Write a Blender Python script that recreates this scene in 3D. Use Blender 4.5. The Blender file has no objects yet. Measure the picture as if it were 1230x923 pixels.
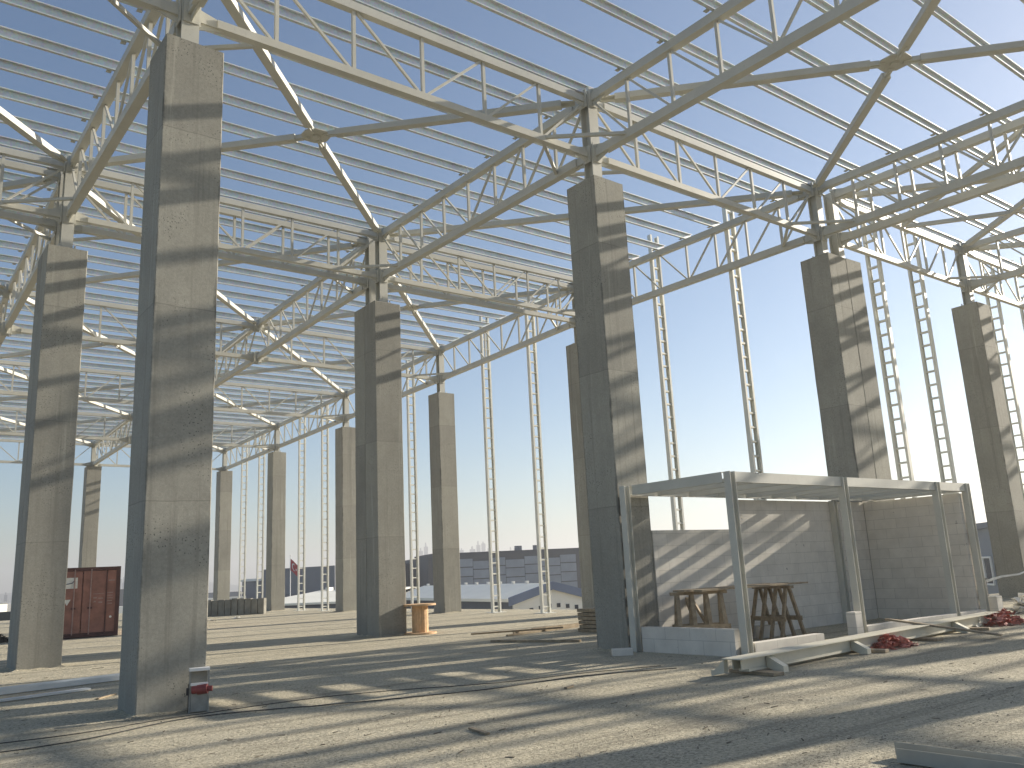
import bpy, bmesh, math, random
from mathutils import Vector, Matrix

random.seed(7)
SC = bpy.context.scene
COL = SC.collection
R = math.radians

# ------------------------------------------------------------------ camera
CAM = Vector((-3.1318, -12.3142, 1.6))
FPX, YAW, PITCH, ROLL = 1017.15, 0.9077, 0.2194, -0.0492


def cam_axes():
    cy, sy, cp, sp = math.cos(YAW), math.sin(YAW), math.cos(PITCH), math.sin(PITCH)
    f = Vector((cy * cp, sy * cp, sp))
    r = Vector((sy, -cy, 0))
    u = r.cross(f)
    c, s = math.cos(ROLL), math.sin(ROLL)
    return f, c * r + s * u, -s * r + c * u


CF, CR, CU = cam_axes()
cam = bpy.data.cameras.new('camera')
cam.sensor_width = 36.0
cam.sensor_fit = 'HORIZONTAL'
cam.lens = FPX / 1230 * 36
cam.clip_start = 0.05
cam.clip_end = 12000
cam_ob = bpy.data.objects.new('camera', cam)
COL.objects.link(cam_ob)
cam_ob.matrix_world = Matrix(((CR.x, CU.x, -CF.x, CAM.x), (CR.y, CU.y, -CF.y, CAM.y),
                              (CR.z, CU.z, -CF.z, CAM.z), (0, 0, 0, 1)))
SC.camera = cam_ob

# ------------------------------------------------------------------ sky, sun, exposure
SUN = Vector((1.0, -0.165, 0.37)).normalized()
world = bpy.data.worlds.new('World')
SC.world = world
world.use_nodes = True
wt = world.node_tree
sky = wt.nodes.new('ShaderNodeTexSky')
sky.sky_type = 'NISHITA'
sky.sun_disc = False
sky.sun_elevation = math.asin(SUN.z)
sky.sun_rotation = math.atan2(SUN.x, SUN.y)
sky.altitude = 50
sky.air_density = 1.0
sky.dust_density = 0.9
sky.ozone_density = 4.0
wt.links.new(sky.outputs[0], wt.nodes['Background'].inputs[0])
wt.nodes['Background'].inputs[1].default_value = 0.095
sun = bpy.data.lights.new('sun', 'SUN')
sun.energy = 5.0
sun.angle = R(0.5)
sun.color = (1.0, 0.965, 0.90)
sun_ob = bpy.data.objects.new('sun', sun)
COL.objects.link(sun_ob)
sun_ob.rotation_euler = SUN.to_track_quat('Z', 'Y').to_euler()
vs = SC.view_settings
vs.view_transform = 'Standard'
vs.look = 'None'
vs.gamma = 1
vs.use_curve_mapping = False
vs.exposure = 0.77
vs.use_white_balance = True
vs.white_balance_temperature = 7250
vs.white_balance_tint = 10
SC.render.engine = 'CYCLES'
SC.cycles.max_bounces = 6
SC.cycles.volume_bounces = 0
SC.cycles.use_adaptive_sampling = True


def ray(u, v):
    return (CF + CR * ((u - 615) / FPX) - CU * ((v - 461.5) / FPX))


def at(u, v, dist):
    """point seen at photo pixel u,v at a horizontal distance from the camera"""
    d = ray(u, v)
    return CAM + d * (dist / math.hypot(d.x, d.y))


# ------------------------------------------------------------------ materials
def nodes(name, rough=0.6, metal=0.0):
    m = bpy.data.materials.new(name)
    m.use_nodes = True
    nt = m.node_tree
    b = nt.nodes['Principled BSDF']
    b.inputs['Roughness'].default_value = rough
    b.inputs['Metallic'].default_value = metal
    return m, nt, b


def N(nt, t, **kw):
    n = nt.nodes.new(t)
    for k, v in kw.items():
        if k in n.inputs:
            n.inputs[k].default_value = v
        else:
            setattr(n, k, v)
    return n


def ramp(nt, fac, stops):
    r = nt.nodes.new('ShaderNodeValToRGB')
    e = r.color_ramp.elements
    e[0].position, e[0].color = stops[0][0], (*stops[0][1], 1)
    e[1].position, e[1].color = stops[-1][0], (*stops[-1][1], 1)
    for p, c in stops[1:-1]:
        k = e.new(p)
        k.color = (*c, 1)
    nt.links.new(fac, r.inputs[0])
    return r.outputs[0]


def mix(nt, fac, a, b, mode='MIX'):
    m = nt.nodes.new('ShaderNodeMix')
    m.data_type = 'RGBA'
    m.blend_type = mode
    if isinstance(fac, (int, float)):
        m.inputs[0].default_value = fac
    else:
        nt.links.new(fac, m.inputs[0])
    for i, x in ((6, a), (7, b)):
        if isinstance(x, tuple):
            m.inputs[i].default_value = (*x, 1)
        else:
            nt.links.new(x, m.inputs[i])
    return m.outputs[2]


def coords(nt, scale=(1, 1, 1), rnd=True):
    tc = nt.nodes.new('ShaderNodeTexCoord')
    mp = nt.nodes.new('ShaderNodeMapping')
    mp.inputs['Scale'].default_value = scale
    if rnd:
        oi = nt.nodes.new('ShaderNodeObjectInfo')
        ml = nt.nodes.new('ShaderNodeVectorMath')
        ml.operation = 'SCALE'
        ml.inputs[0].default_value = (37.0, 53.0, 0.0)
        nt.links.new(oi.outputs['Random'], ml.inputs['Scale'])
        nt.links.new(ml.outputs[0], mp.inputs['Location'])
    nt.links.new(tc.outputs['Object'], mp.inputs['Vector'])
    return mp.outputs[0]


def noise(nt, vec, scale, detail=6, rough=0.6):
    n = N(nt, 'ShaderNodeTexNoise')
    n.normalize = True
    n.inputs['Scale'].default_value = scale
    n.inputs['Detail'].default_value = detail
    n.inputs['Roughness'].default_value = rough
    nt.links.new(vec, n.inputs['Vector'])
    return n.outputs[0]


def bump(nt, b, h, strength=0.3, dist=0.02):
    n = nt.nodes.new('ShaderNodeBump')
    n.inputs['Strength'].default_value = strength
    n.inputs['Distance'].default_value = dist
    nt.links.new(h, n.inputs['Height'])
    nt.links.new(n.outputs[0], b.inputs['Normal'])


def plain(name, c, rough=0.6, metal=0.0, var=0.25, scale=4.0, bmp=0.0):
    m, nt, b = nodes(name, rough, metal)
    v = coords(nt)
    n = noise(nt, v, scale)
    lo = tuple(x * (1 - var) for x in c)
    hi = tuple(min(1, x * (1 + var)) for x in c)
    nt.links.new(ramp(nt, n, [(0.3, lo), (0.7, hi)]), b.inputs['Base Color'])
    if bmp:
        bump(nt, b, noise(nt, v, scale * 6), bmp)
    return m


def mat_steel(name='cream_painted_steel', c=(0.56, 0.55, 0.485)):
    m, nt, b = nodes(name, 0.5)
    v = coords(nt)
    n1 = noise(nt, v, 1.3, 8, 0.65)
    n2 = noise(nt, v, 14, 5, 0.7)
    base = ramp(nt, n1, [(0.3, tuple(x * 0.86 for x in c)), (0.65, c)])
    dirt = ramp(nt, n2, [(0.60, (0, 0, 0)), (0.75, (1, 1, 1))])
    col = mix(nt, dirt, base, tuple(x * 0.72 for x in c))
    nt.links.new(col, b.inputs['Base Color'])
    return m


def mat_galv():
    m, nt, b = nodes('galvanised_steel', 0.45, 0.25)
    v = coords(nt)
    vo = N(nt, 'ShaderNodeTexVoronoi')
    vo.inputs['Scale'].default_value = 22
    nt.links.new(v, vo.inputs['Vector'])
    n = noise(nt, v, 1.2, 6)
    c1 = ramp(nt, n, [(0.3, (0.58, 0.61, 0.61)), (0.7, (0.74, 0.77, 0.76))])
    c = mix(nt, 0.18, c1, vo.outputs['Color'], 'MULTIPLY')
    nt.links.new(c, b.inputs['Base Color'])
    return m


def mat_concrete(name='cast_concrete', c=(0.355, 0.341, 0.288)):
    m, nt, b = nodes(name, 0.85)
    v = coords(nt)
    big = noise(nt, v, 0.55, 7, 0.62)
    streak = noise(nt, coords(nt, (3.5, 3.5, 0.35)), 1.4, 6, 0.6)
    fine = noise(nt, v, 26, 5, 0.75)
    base = ramp(nt, big, [(0.30, tuple(x * 0.62 for x in c)), (0.50, c), (0.70, tuple(x * 1.25 for x in c))])
    med = noise(nt, v, 3.2, 7, 0.7)
    base = mix(nt, ramp(nt, med, [(0.46, (0, 0, 0)), (0.68, (0.6, 0.6, 0.6))]), base, tuple(x * 0.70 for x in c))
    base = mix(nt, ramp(nt, streak, [(0.45, (0, 0, 0)), (0.72, (0.45, 0.45, 0.45))]), base,
               tuple(x * 0.66 for x in c))
    base = mix(nt, 0.5, base, ramp(nt, fine, [(0.3, tuple(x * 0.7 for x in c)), (0.7, tuple(x * 1.25 for x in c))]))
    # blow holes
    vo = N(nt, 'ShaderNodeTexVoronoi')
    vo.inputs['Scale'].default_value = 24
    vo.inputs['Randomness'].default_value = 1
    nt.links.new(v, vo.inputs['Vector'])
    gate = noise(nt, v, 1.1, 3)
    hole = ramp(nt, vo.outputs['Distance'], [(0.14, (1, 1, 1)), (0.27, (0, 0, 0))])
    gt = ramp(nt, gate, [(0.51, (0, 0, 0)), (0.60, (1, 1, 1))])
    hm = mix(nt, 1.0, hole, gt, 'MULTIPLY')
    base = mix(nt, hm, base, tuple(x * 0.25 for x in c))
    # pour lines at uneven heights
    tc = nt.nodes.new('ShaderNodeTexCoord')
    sp = nt.nodes.new('ShaderNodeSeparateXYZ')
    nt.links.new(tc.outputs['Object'], sp.inputs[0])
    # chipped, dirty arrises
    em = None
    for ax in ('X', 'Y'):
        ab = N(nt, 'ShaderNodeMath', operation='ABSOLUTE')
        nt.links.new(sp.outputs[ax], ab.inputs[0])
        st = N(nt, 'ShaderNodeMapRange')
        st.inputs['From Min'].default_value = 0.26
        st.inputs['From Max'].default_value = 0.45
        nt.links.new(ab.outputs[0], st.inputs['Value'])
        if em is None:
            em = st.outputs[0]
        else:
            mm = N(nt, 'ShaderNodeMath', operation='MULTIPLY')
            nt.links.new(em, mm.inputs[0])
            nt.links.new(st.outputs[0], mm.inputs[1])
            em = mm.outputs[0]
    mg = N(nt, 'ShaderNodeMath', operation='MULTIPLY')
    nt.links.new(em, mg.inputs[0])
    nt.links.new(noise(nt, coords(nt, (1, 1, .5)), 1.7, 7, .75), mg.inputs[1])
    base = mix(nt, ramp(nt, mg.outputs[0], [(0.44, (0, 0, 0)), (0.56, (0.85, 0.85, 0.85))]), base, tuple(x * 0.36 for x in c))
    wob = N(nt, 'ShaderNodeMath', operation='MULTIPLY_ADD')
    nt.links.new(noise(nt, v, 2.2, 3), wob.inputs[0])
    wob.inputs[1].default_value = 0.05
    nt.links.new(sp.outputs['Z'], wob.inputs[2])
    md = N(nt, 'ShaderNodeMath', operation='PINGPONG')
    nt.links.new(wob.outputs[0], md.inputs[0])
    md.inputs[1].default_value = 1.42
    dv = N(nt, 'ShaderNodeMath', operation='DIVIDE')
    nt.links.new(wob.outputs[0], dv.inputs[0])
    dv.inputs[1].default_value = 2.84
    fl_ = N(nt, 'ShaderNodeMath', operation='FLOOR')
    nt.links.new(dv.outputs[0], fl_.inputs[0])
    oi2 = nt.nodes.new('ShaderNodeObjectInfo')
    ad2 = N(nt, 'ShaderNodeMath', operation='MULTIPLY_ADD')
    nt.links.new(oi2.outputs['Random'], ad2.inputs[0])
    ad2.inputs[1].default_value = 91.0
    nt.links.new(fl_.outputs[0], ad2.inputs[2])
    wn = nt.nodes.new('ShaderNodeTexWhiteNoise')
    wn.noise_dimensions = '1D'
    nt.links.new(ad2.outputs[0], wn.inputs['W'])
    base = mix(nt, 1.0, base, ramp(nt, wn.outputs['Value'], [(0.0, (0.80, 0.80, 0.81)), (1.0, (1.0, 1.0, 1.0))]), 'MULTIPLY')
    run = noise(nt, coords(nt, (7, 7, .16)), 1.0, 5, .65)
    base = mix(nt, ramp(nt, run, [(0.56, (0, 0, 0)), (0.68, (0.5, 0.5, 0.5))]), base, tuple(x * 0.52 for x in c))
    run2 = noise(nt, coords(nt, (5, 5, .22)), 1.3, 5, .65)
    base = mix(nt, ramp(nt, run2, [(0.60, (0, 0, 0)), (0.72, (0.45, 0.45, 0.45))]), base, tuple(min(1, x * 1.5) for x in c))
    ln = ramp(nt, md.outputs[0], [(0.0, (0.55, 0.55, 0.55)), (0.012, (0, 0, 0))])
    base = mix(nt, ln, base, tuple(x * 0.35 for x in c))
    nt.links.new(base, b.inputs['Base Color'])
    bump(nt, b, fine, 0.25, 0.01)
    return m


def mat_ground():
    m, nt, b = nodes('dusty_site_ground', 0.95)
    v = coords(nt, rnd=False)
    vs_ = coords(nt, (0.16, 1.5, 1), rnd=False)
    big = noise(nt, v, 0.16, 7, 0.6)
    stre = noise(nt, vs_, 0.9, 7, 0.62)
    mid = noise(nt, v, 1.6, 8, 0.68)
    fine = noise(nt, v, 22, 5, 0.75)
    c = (0.48, 0.427, 0.31)
    col = ramp(nt, mid, [(0.34, (0.31, 0.275, 0.20)), (0.5, c), (0.66, (0.64, 0.585, 0.455))])
    col = mix(nt, ramp(nt, stre, [(0.44, (0, 0, 0)), (0.62, (0.8, 0.8, 0.8))]), col, (0.285, 0.255, 0.19))
    col = mix(nt, ramp(nt, big, [(0.46, (0, 0, 0)), (0.66, (0.55, 0.55, 0.55))]), col, (0.60, 0.555, 0.445))
    half_shade = noise(nt, v, .55, 6, .68)  # dark mottling painted into the slab for the purlins' soft half-shade
    col = mix(nt, ramp(nt, half_shade, [(.48, (0, 0, 0)), (.62, (.6, .6, .6))]), col, (0.235, 0.21, 0.16))
    grit2 = noise(nt, v, 9, 6, .75)
    col = mix(nt, ramp(nt, grit2, [(.50, (0, 0, 0)), (.66, (.7, .7, .7))]), col, (0.27, 0.238, 0.172))
    col = mix(nt, 0.62, col, ramp(nt, fine, [(0.36, (0.20, 0.174, 0.118)), (0.60, (0.74, 0.662, 0.487))]))
    for ang, sx, lo in ((9, .05, .56), (-14, .06, .585), (-32, .08, .60)):
        tcg = nt.nodes.new('ShaderNodeTexCoord')
        mpg = nt.nodes.new('ShaderNodeMapping')
        mpg.inputs['Rotation'].default_value = (0, 0, R(ang))
        mpg.inputs['Scale'].default_value = (sx, 2.2, 1)
        nt.links.new(tcg.outputs['Object'], mpg.inputs['Vector'])
        trk = noise(nt, mpg.outputs[0], 1.0, 4, .6)
        col = mix(nt, ramp(nt, trk, [(lo, (0, 0, 0)), (lo + .07, (.6, .6, .6))]), col, (0.27, 0.242, 0.18))
    for sc, lo, hi, g0 in ((9, .07, .17, .50), (26, .09, .22, .46)):
        vo = N(nt, 'ShaderNodeTexVoronoi')
        vo.voronoi_dimensions = '2D'
        vo.inputs['Scale'].default_value = sc
        nt.links.new(coords(nt, (.55, 1.25, 1), rnd=False), vo.inputs['Vector'])
        spots = ramp(nt, vo.outputs['Distance'], [(lo, (1, 1, 1)), (hi, (0, 0, 0))])
        gate = ramp(nt, noise(nt, v, 1.3, 5, .7), [(g0, (0, 0, 0)), (g0 + .12, (1, 1, 1))])
        col = mix(nt, mix(nt, 1.0, spots, gate, 'MULTIPLY'), col, (0.12, 0.105, 0.078))
    nt.links.new(col, b.inputs['Base Color'])
    add = N(nt, 'ShaderNodeMath', operation='MULTIPLY_ADD')
    nt.links.new(noise(nt, v, 4.5, 8, .72), add.inputs[0])
    add.inputs[1].default_value = 3.0
    nt.links.new(fine, add.inputs[2])
    bump(nt, b, add.outputs[0], 0.7, 0.05)
    return m


def mat_block():
    m, nt, b = nodes('aerated_concrete_block', 0.9)
    tc = nt.nodes.new('ShaderNodeTexCoord')
    sp = nt.nodes.new('ShaderNodeSeparateXYZ')
    nt.links.new(tc.outputs['Object'], sp.inputs[0])
    ad = N(nt, 'ShaderNodeMath', operation='ADD')
    nt.links.new(sp.outputs['X'], ad.inputs[0])
    nt.links.new(sp.outputs['Y'], ad.inputs[1])
    cb = nt.nodes.new('ShaderNodeCombineXYZ')
    nt.links.new(ad.outputs[0], cb.inputs[0])
    nt.links.new(sp.outputs['Z'], cb.inputs[1])
    br = nt.nodes.new('ShaderNodeTexBrick')
    br.inputs['Scale'].default_value = 1
    br.inputs['Brick Width'].default_value = 0.6
    br.inputs['Row Height'].default_value = 0.25
    br.inputs['Mortar Size'].default_value = 0.006
    br.inputs['Mortar Smooth'].default_value = 0.2
    br.inputs['Color1'].default_value = (0.70, 0.655, 0.575, 1)
    br.inputs['Color2'].default_value = (0.60, 0.56, 0.495, 1)
    br.inputs['Mortar'].default_value = (0.36, 0.335, 0.29, 1)
    nt.links.new(cb.outputs[0], br.inputs['Vector'])
    v = coords(nt)
    n = noise(nt, v, 3.0, 7)
    ch = noise(nt, v, 5.0, 4, 0.7)
    col = mix(nt, 0.45, br.outputs[0], ramp(nt, n, [(0.3, (0.50, 0.465, 0.405)), (0.7, (0.76, 0.715, 0.635))]))
    col = mix(nt, ramp(nt, ch, [(0.70, (0, 0, 0)), (0.74, (1, 1, 1))]), col, (0.24, 0.22, 0.19))
    nt.links.new(col, b.inputs['Base Color'])
    bump(nt, b, br.outputs['Fac'], -0.15, 0.006)
    return m


STEEL = mat_steel()
LATT = mat_steel('white_primed_steel', (0.80, 0.79, 0.71))
STEEL2 = mat_steel('pale_primed_steel', (0.66, 0.62, 0.50))
SHED_STEEL = mat_steel('grey_cream_steel', (0.56, 0.545, 0.475))
GALV = mat_galv()
PALEZ = plain('pale_zinc_sheet', (.55, .575, .575), .45, .3, .12, 2)
ZINC = plain('dull_zinc_steel', (.36, .355, .315), .5, .3, .14, 3)
CONC = mat_concrete()
GROUND = mat_ground()
BLOCK = mat_block()
WOOD = plain('weathered_timber', (0.30, 0.235, 0.155), 0.8, 0, 0.35, 9)
REELWOOD = plain('fresh_timber', (0.62, 0.40, 0.22), 0.7, 0, 0.2, 8)
RUST = plain('container_red_paint', (0.30, 0.135, 0.098), 0.6, 0, 0.3, 2.5)
RUSTDK = plain('container_dark_frame', (0.10, 0.042, 0.034), 0.65, 0, 0.3, 3)
WHITE = plain('white_paint', (0.74, 0.73, 0.70), 0.6, 0, 0.08, 2)
GREYMARK = plain('faded_white_lettering', (0.36, 0.24, 0.21), 0.7, 0, 0.2, 6)
DARK = plain('black_rubber', (0.035, 0.034, 0.032), 0.7, 0, 0.2, 5)
REDNET = plain('red_plastic_netting', (0.55, 0.20, 0.15), 0.6, 0, 0.45, 14)
REDP = plain('red_plastic', (0.24, 0.05, 0.045), 0.55, 0, 0.2, 8)
BAGW = plain('white_woven_plastic', (0.74, 0.72, 0.66), 0.6, 0, 0.15, 6)
STONE = plain('precast_grey_concrete', (0.25, 0.24, 0.205), 0.9, 0, 0.25, 2.2, 0.2)
MESHG = plain('dull_grey_metal', (0.28, 0.285, 0.265), 0.55, 0.4, 0.2, 6)
DIRT = plain('dark_earth', (0.11, 0.095, 0.07), 0.95, 0, 0.4, 3, 0.4)
BG_DARK = plain('charcoal_cladding', (0.072, 0.075, 0.082), 0.7, 0, 0.12, 0.2)
BG_BLUE = plain('blue_grey_panel', (0.22, 0.255, 0.30), 0.5, 0, 0.18, 0.35)
BG_STRIP = plain('dark_window_strip', (0.045, 0.05, 0.06), 0.25, 0, 0.1, 1)
BG_WHITE = plain('white_sheet_cladding', (0.82, 0.80, 0.73), 0.6, 0, 0.05, 0.2)
BG_ROOF = plain('cream_sheet_roof', (0.88, 0.84, 0.72), 0.6, 0, 0.06, 0.2)
BG_NAVY = plain('navy_wall_cladding', (0.085, 0.10, 0.125), 0.6, 0, 0.12, 0.3)
BG_ROOFB = plain('blue_sheet_roof', (0.16, 0.20, 0.29), 0.5, 0, 0.1, 0.3)
BG_GREY = plain('grey_blue_wall', (0.145, 0.16, 0.185), 0.7, 0, 0.12, 0.25)
BG_TOWER = plain('distant_tower_facade', (0.11, 0.12, 0.14), 0.8, 0, 0.15, 0.05)
BG_GLASS = plain('grey_window_glass', (0.05, 0.06, 0.07), 0.15, 0, 0.1, 1)
FLAGRED = plain('red_flag_cloth', (0.45, 0.03, 0.035), 0.8, 0, 0.12, 2)
HILLM = plain('hazy_hillside', (0.10, 0.105, 0.085), 0.95, 0, 0.3, 0.02)
FARLAND = None


# ------------------------------------------------------------------ mesh helpers
class MB:
    def __init__(s):
        s.v, s.f = [], []

    def hexa(s, p):
        k = len(s.v)
        s.v += [tuple(x) for x in p]
        s.f += [tuple(k + i for i in q) for q in
                ((0, 3, 2, 1), (4, 5, 6, 7), (0, 1, 5, 4), (1, 2, 6, 5), (2, 3, 7, 6), (3, 0, 4, 7))]
        return s

    def box(s, a, b):
        (x0, y0, z0), (x1, y1, z1) = a, b
        return s.hexa([(x0, y0, z0), (x1, y0, z0), (x1, y1, z0), (x0, y1, z0),
                       (x0, y0, z1), (x1, y0, z1), (x1, y1, z1), (x0, y1, z1)])

    def bar(s, p, q, w, h, up=(0, 0, 1), w2=None, h2=None):
        p, q, up = Vector(p), Vector(q), Vector(up)
        d = (q - p).normalized()
        sd = d.cross(up)
        if sd.length < 1e-4:
            sd = d.cross(Vector((1, 0, 0)))
        sd.normalize()
        u = sd.cross(d).normalized()
        w2 = w if w2 is None else w2
        h2 = h if h2 is None else h2
        c = lambda o, a, b_, W, H: o + sd * (a * W / 2) + u * (b_ * H / 2)
        return s.hexa([c(p, -1, -1, w, h), c(p, 1, -1, w, h), c(q, 1, -1, w2, h2), c(q, -1, -1, w2, h2),
                       c(p, -1, 1, w, h), c(p, 1, 1, w, h), c(q, 1, 1, w2, h2), c(q, -1, 1, w2, h2)])

    def cyl(s, p, q, r, n=12, r2=None):
        p, q = Vector(p), Vector(q)
        d = (q - p).normalized()
        a = d.orthogonal().normalized()
        b = d.cross(a)
        r2 = r if r2 is None else r2
        k = len(s.v)
        for o, rr in ((p, r), (q, r2)):
            for i in range(n):
                t = 2 * math.pi * i / n
                s.v.append(tuple(o + a * (rr * math.cos(t)) + b * (rr * math.sin(t))))
        for i in range(n):
            j = (i + 1) % n
            s.f.append((k + i, k + j, k + n + j, k + n + i))
        s.f.append(tuple(k + i for i in reversed(range(n))))
        s.f.append(tuple(k + n + i for i in range(n)))
        return s

    def tube(s, pts, r, n=6):
        pts = [Vector(p) for p in pts]
        k = len(s.v)
        for i, p in enumerate(pts):
            d = (pts[min(i + 1, len(pts) - 1)] - pts[max(i - 1, 0)]).normalized()
            a = d.cross(Vector((0, 0, 1)))
            if a.length < 1e-3:
                a = d.orthogonal()
            a.normalize()
            b = a.cross(d)
            for m in range(n):
                t = 2 * math.pi * m / n
                s.v.append(tuple(p + a * (r * math.cos(t)) + b * (r * math.sin(t))))
        for i in range(len(pts) - 1):
            for m in range(n):
                o = (m + 1) % n
                s.f.append((k + i * n + m, k + i * n + o, k + (i + 1) * n + o, k + (i + 1) * n + m))
        return s

    def prism(s, poly, d):
        """polygon (list of 3d points) swept by vector d"""
        d = Vector(d)
        n = len(poly)
        k = len(s.v)
        s.v += [tuple(Vector(p)) for p in poly] + [tuple(Vector(p) + d) for p in poly]
        s.f.append(tuple(k + i for i in reversed(range(n))))
        s.f.append(tuple(k + n + i for i in range(n)))
        for i in range(n):
            j = (i + 1) % n
            s.f.append((k + i, k + j, k + n + j, k + n + i))
        return s

    def mesh(s, name, mat, bevel=0.0):
        me = bpy.data.meshes.new(name)
        me.from_pydata(s.v, [], s.f)
        bm = bmesh.new()
        bm.from_mesh(me)
        bmesh.ops.recalc_face_normals(bm, faces=bm.faces)
        if bevel:
            bmesh.ops.bevel(bm, geom=list(bm.edges), offset=bevel, segments=1, affect='EDGES', profile=0.5)
        bm.to_mesh(me)
        bm.free()
        me.materials.append(mat)
        return me

    def build(s, name, mat, parent=None, bevel=0.0):
        return link(name, s.mesh(name, mat, bevel), parent)


def link(name, me, parent=None):
    o = bpy.data.objects.new(name, me)
    COL.objects.link(o)
    if parent is not None:
        o.parent = parent
    return o


def tag(o, label=None, cat=None, group=None, kind=None):
    if label:
        o['label'] = label
    if cat:
        o['category'] = cat
    if group:
        o['group'] = group
    if kind:
        o['kind'] = kind
    return o


def thing(name, loc, label, cat, group=None, rz=0.0):
    o = bpy.data.objects.new(name, None)
    o.empty_display_size = 0.3
    COL.objects.link(o)
    o.location = loc
    o.rotation_euler = (0, 0, rz)
    return tag(o, label, cat, group)


KIDS = {}


def copy_tree(o, parent=None):
    c = o.copy()
    COL.objects.link(c)
    if parent is not None:
        c.parent = parent
    for ch in [x for x in bpy.data.objects if x.parent == o] if o.name not in KIDS else KIDS[o.name]:
        copy_tree(ch, c)
    return c


def freeze_kids(o):
    """remember children so that copies are quick"""
    ks = list(o.children)
    KIDS[o.name] = ks
    for k in ks:
        freeze_kids(k)


def dup(proto, loc, label, group=None):
    c = copy_tree(proto)
    c.location = loc
    c['label'] = label
    if group:
        c['group'] = group
    return c


def wobble(o, amp, seed=0):
    rn = random.Random(seed)
    for v in o.data.vertices:
        v.co += Vector((rn.uniform(-amp, amp), rn.uniform(-amp, amp), rn.uniform(-amp, amp)))


# ------------------------------------------------------------------ grid of the hall
WA, WB = 0.9065, 0.902
CH = 10.06                                   # top of concrete
PX = {-1: -8.59, 0: 0.45, 1: 9.49, 2: 18.53, 3: 19.42, 4: 27.68, 5: 36.72, 6: 45.76, 7: 54.8}   # 3 = far side of joint
PY = {-2: -19.5, -1: -9.53, 0: 0.45, 1: 10.34, 2: 11.03, 3: 20.96, 4: 30.95, 5: 40.93, 6: 50.92}  # 2 = far side of joint
RIDGE = 10.68


def drop(y):
    return -0.02 * abs(y - RIDGE)


def ztop(y):
    return 12.44 + drop(y)       # centre of top chords


def zbot(y):
    return 11.04 + drop(y)       # centre of bottom chords


LINE = {-1: 'off-left line', 0: 'foreground line', 1: 'shed line', 2: 'facade line', 3: 'joint line', 4: 'rightmost line',
        5: 'first off-right line', 6: 'second off-right line', 7: 'third off-right line'}
ROW = {-2: 'row behind camera', -1: 'row above camera', 0: 'front row', 1: 'slit-column row', 2: 'rear slit-column row',
       3: 'third row', 4: 'fourth row', 5: 'fifth row', 6: 'end row'}

# ------------------------------------------------------------------ ground
EDGE_X, EDGE_Y, END_Y, LOW = 20.9, 2.6, 61.0, -7.0


def gz(x, y):
    if x > EDGE_X and y > EDGE_Y:
        d = min(x - EDGE_X, y - EDGE_Y)
    else:
        d = 0
    d = max(d, y - END_Y, -60 - x, -60 - y, x - 110)
    if d <= 0:
        return 0.0
    t = min(1, d / 7.0)
    return LOW * t * t * (3 - 2 * t)


def build_ground():
    def axis(pts, lo, hi):
        s = set(pts)
        for k in (80, 140, 250, 450, 800, 1400, 2400):
            s.add(hi + k)
            s.add(lo - k)
        return sorted(s)
    rng = lambda a, b, st: [a + i * st for i in range(int((b - a) / st) + 1)]
    xs = axis(rng(-70, 20, 6) + rng(EDGE_X, EDGE_X + 7, 1) + rng(34, 122, 6), -70, 122)
    ys = axis(rng(-70, 2, 6) + rng(EDGE_Y, EDGE_Y + 7, 1) + rng(12, 60, 6) + rng(END_Y, END_Y + 7, 1) + [75, 90], -70, 90)
    v = [(x, y, gz(x, y)) for y in ys for x in xs]
    nx = len(xs)
    f = [(j * nx + i, j * nx + i + 1, (j + 1) * nx + i + 1, (j + 1) * nx + i)
         for j in range(len(ys) - 1) for i in range(nx - 1)]
    me = bpy.data.meshes.new('ground')
    me.from_pydata(v, [], f)
    me.materials.append(GROUND)
    return tag(link('ground', me), kind='structure')


build_ground()

# ------------------------------------------------------------------ concrete columns with steel posts


def post_mesh(h, w=0.28):
    m = MB()
    t = 0.022
    m.box((-w / 2, -w / 2, 0), (w / 2, -w / 2 + t, h))
    m.box((-w / 2, w / 2 - t, 0), (w / 2, w / 2, h))
    m.box((-0.009, -w / 2 + t, 0), (0.009, w / 2 - t, h))
    return m


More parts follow.
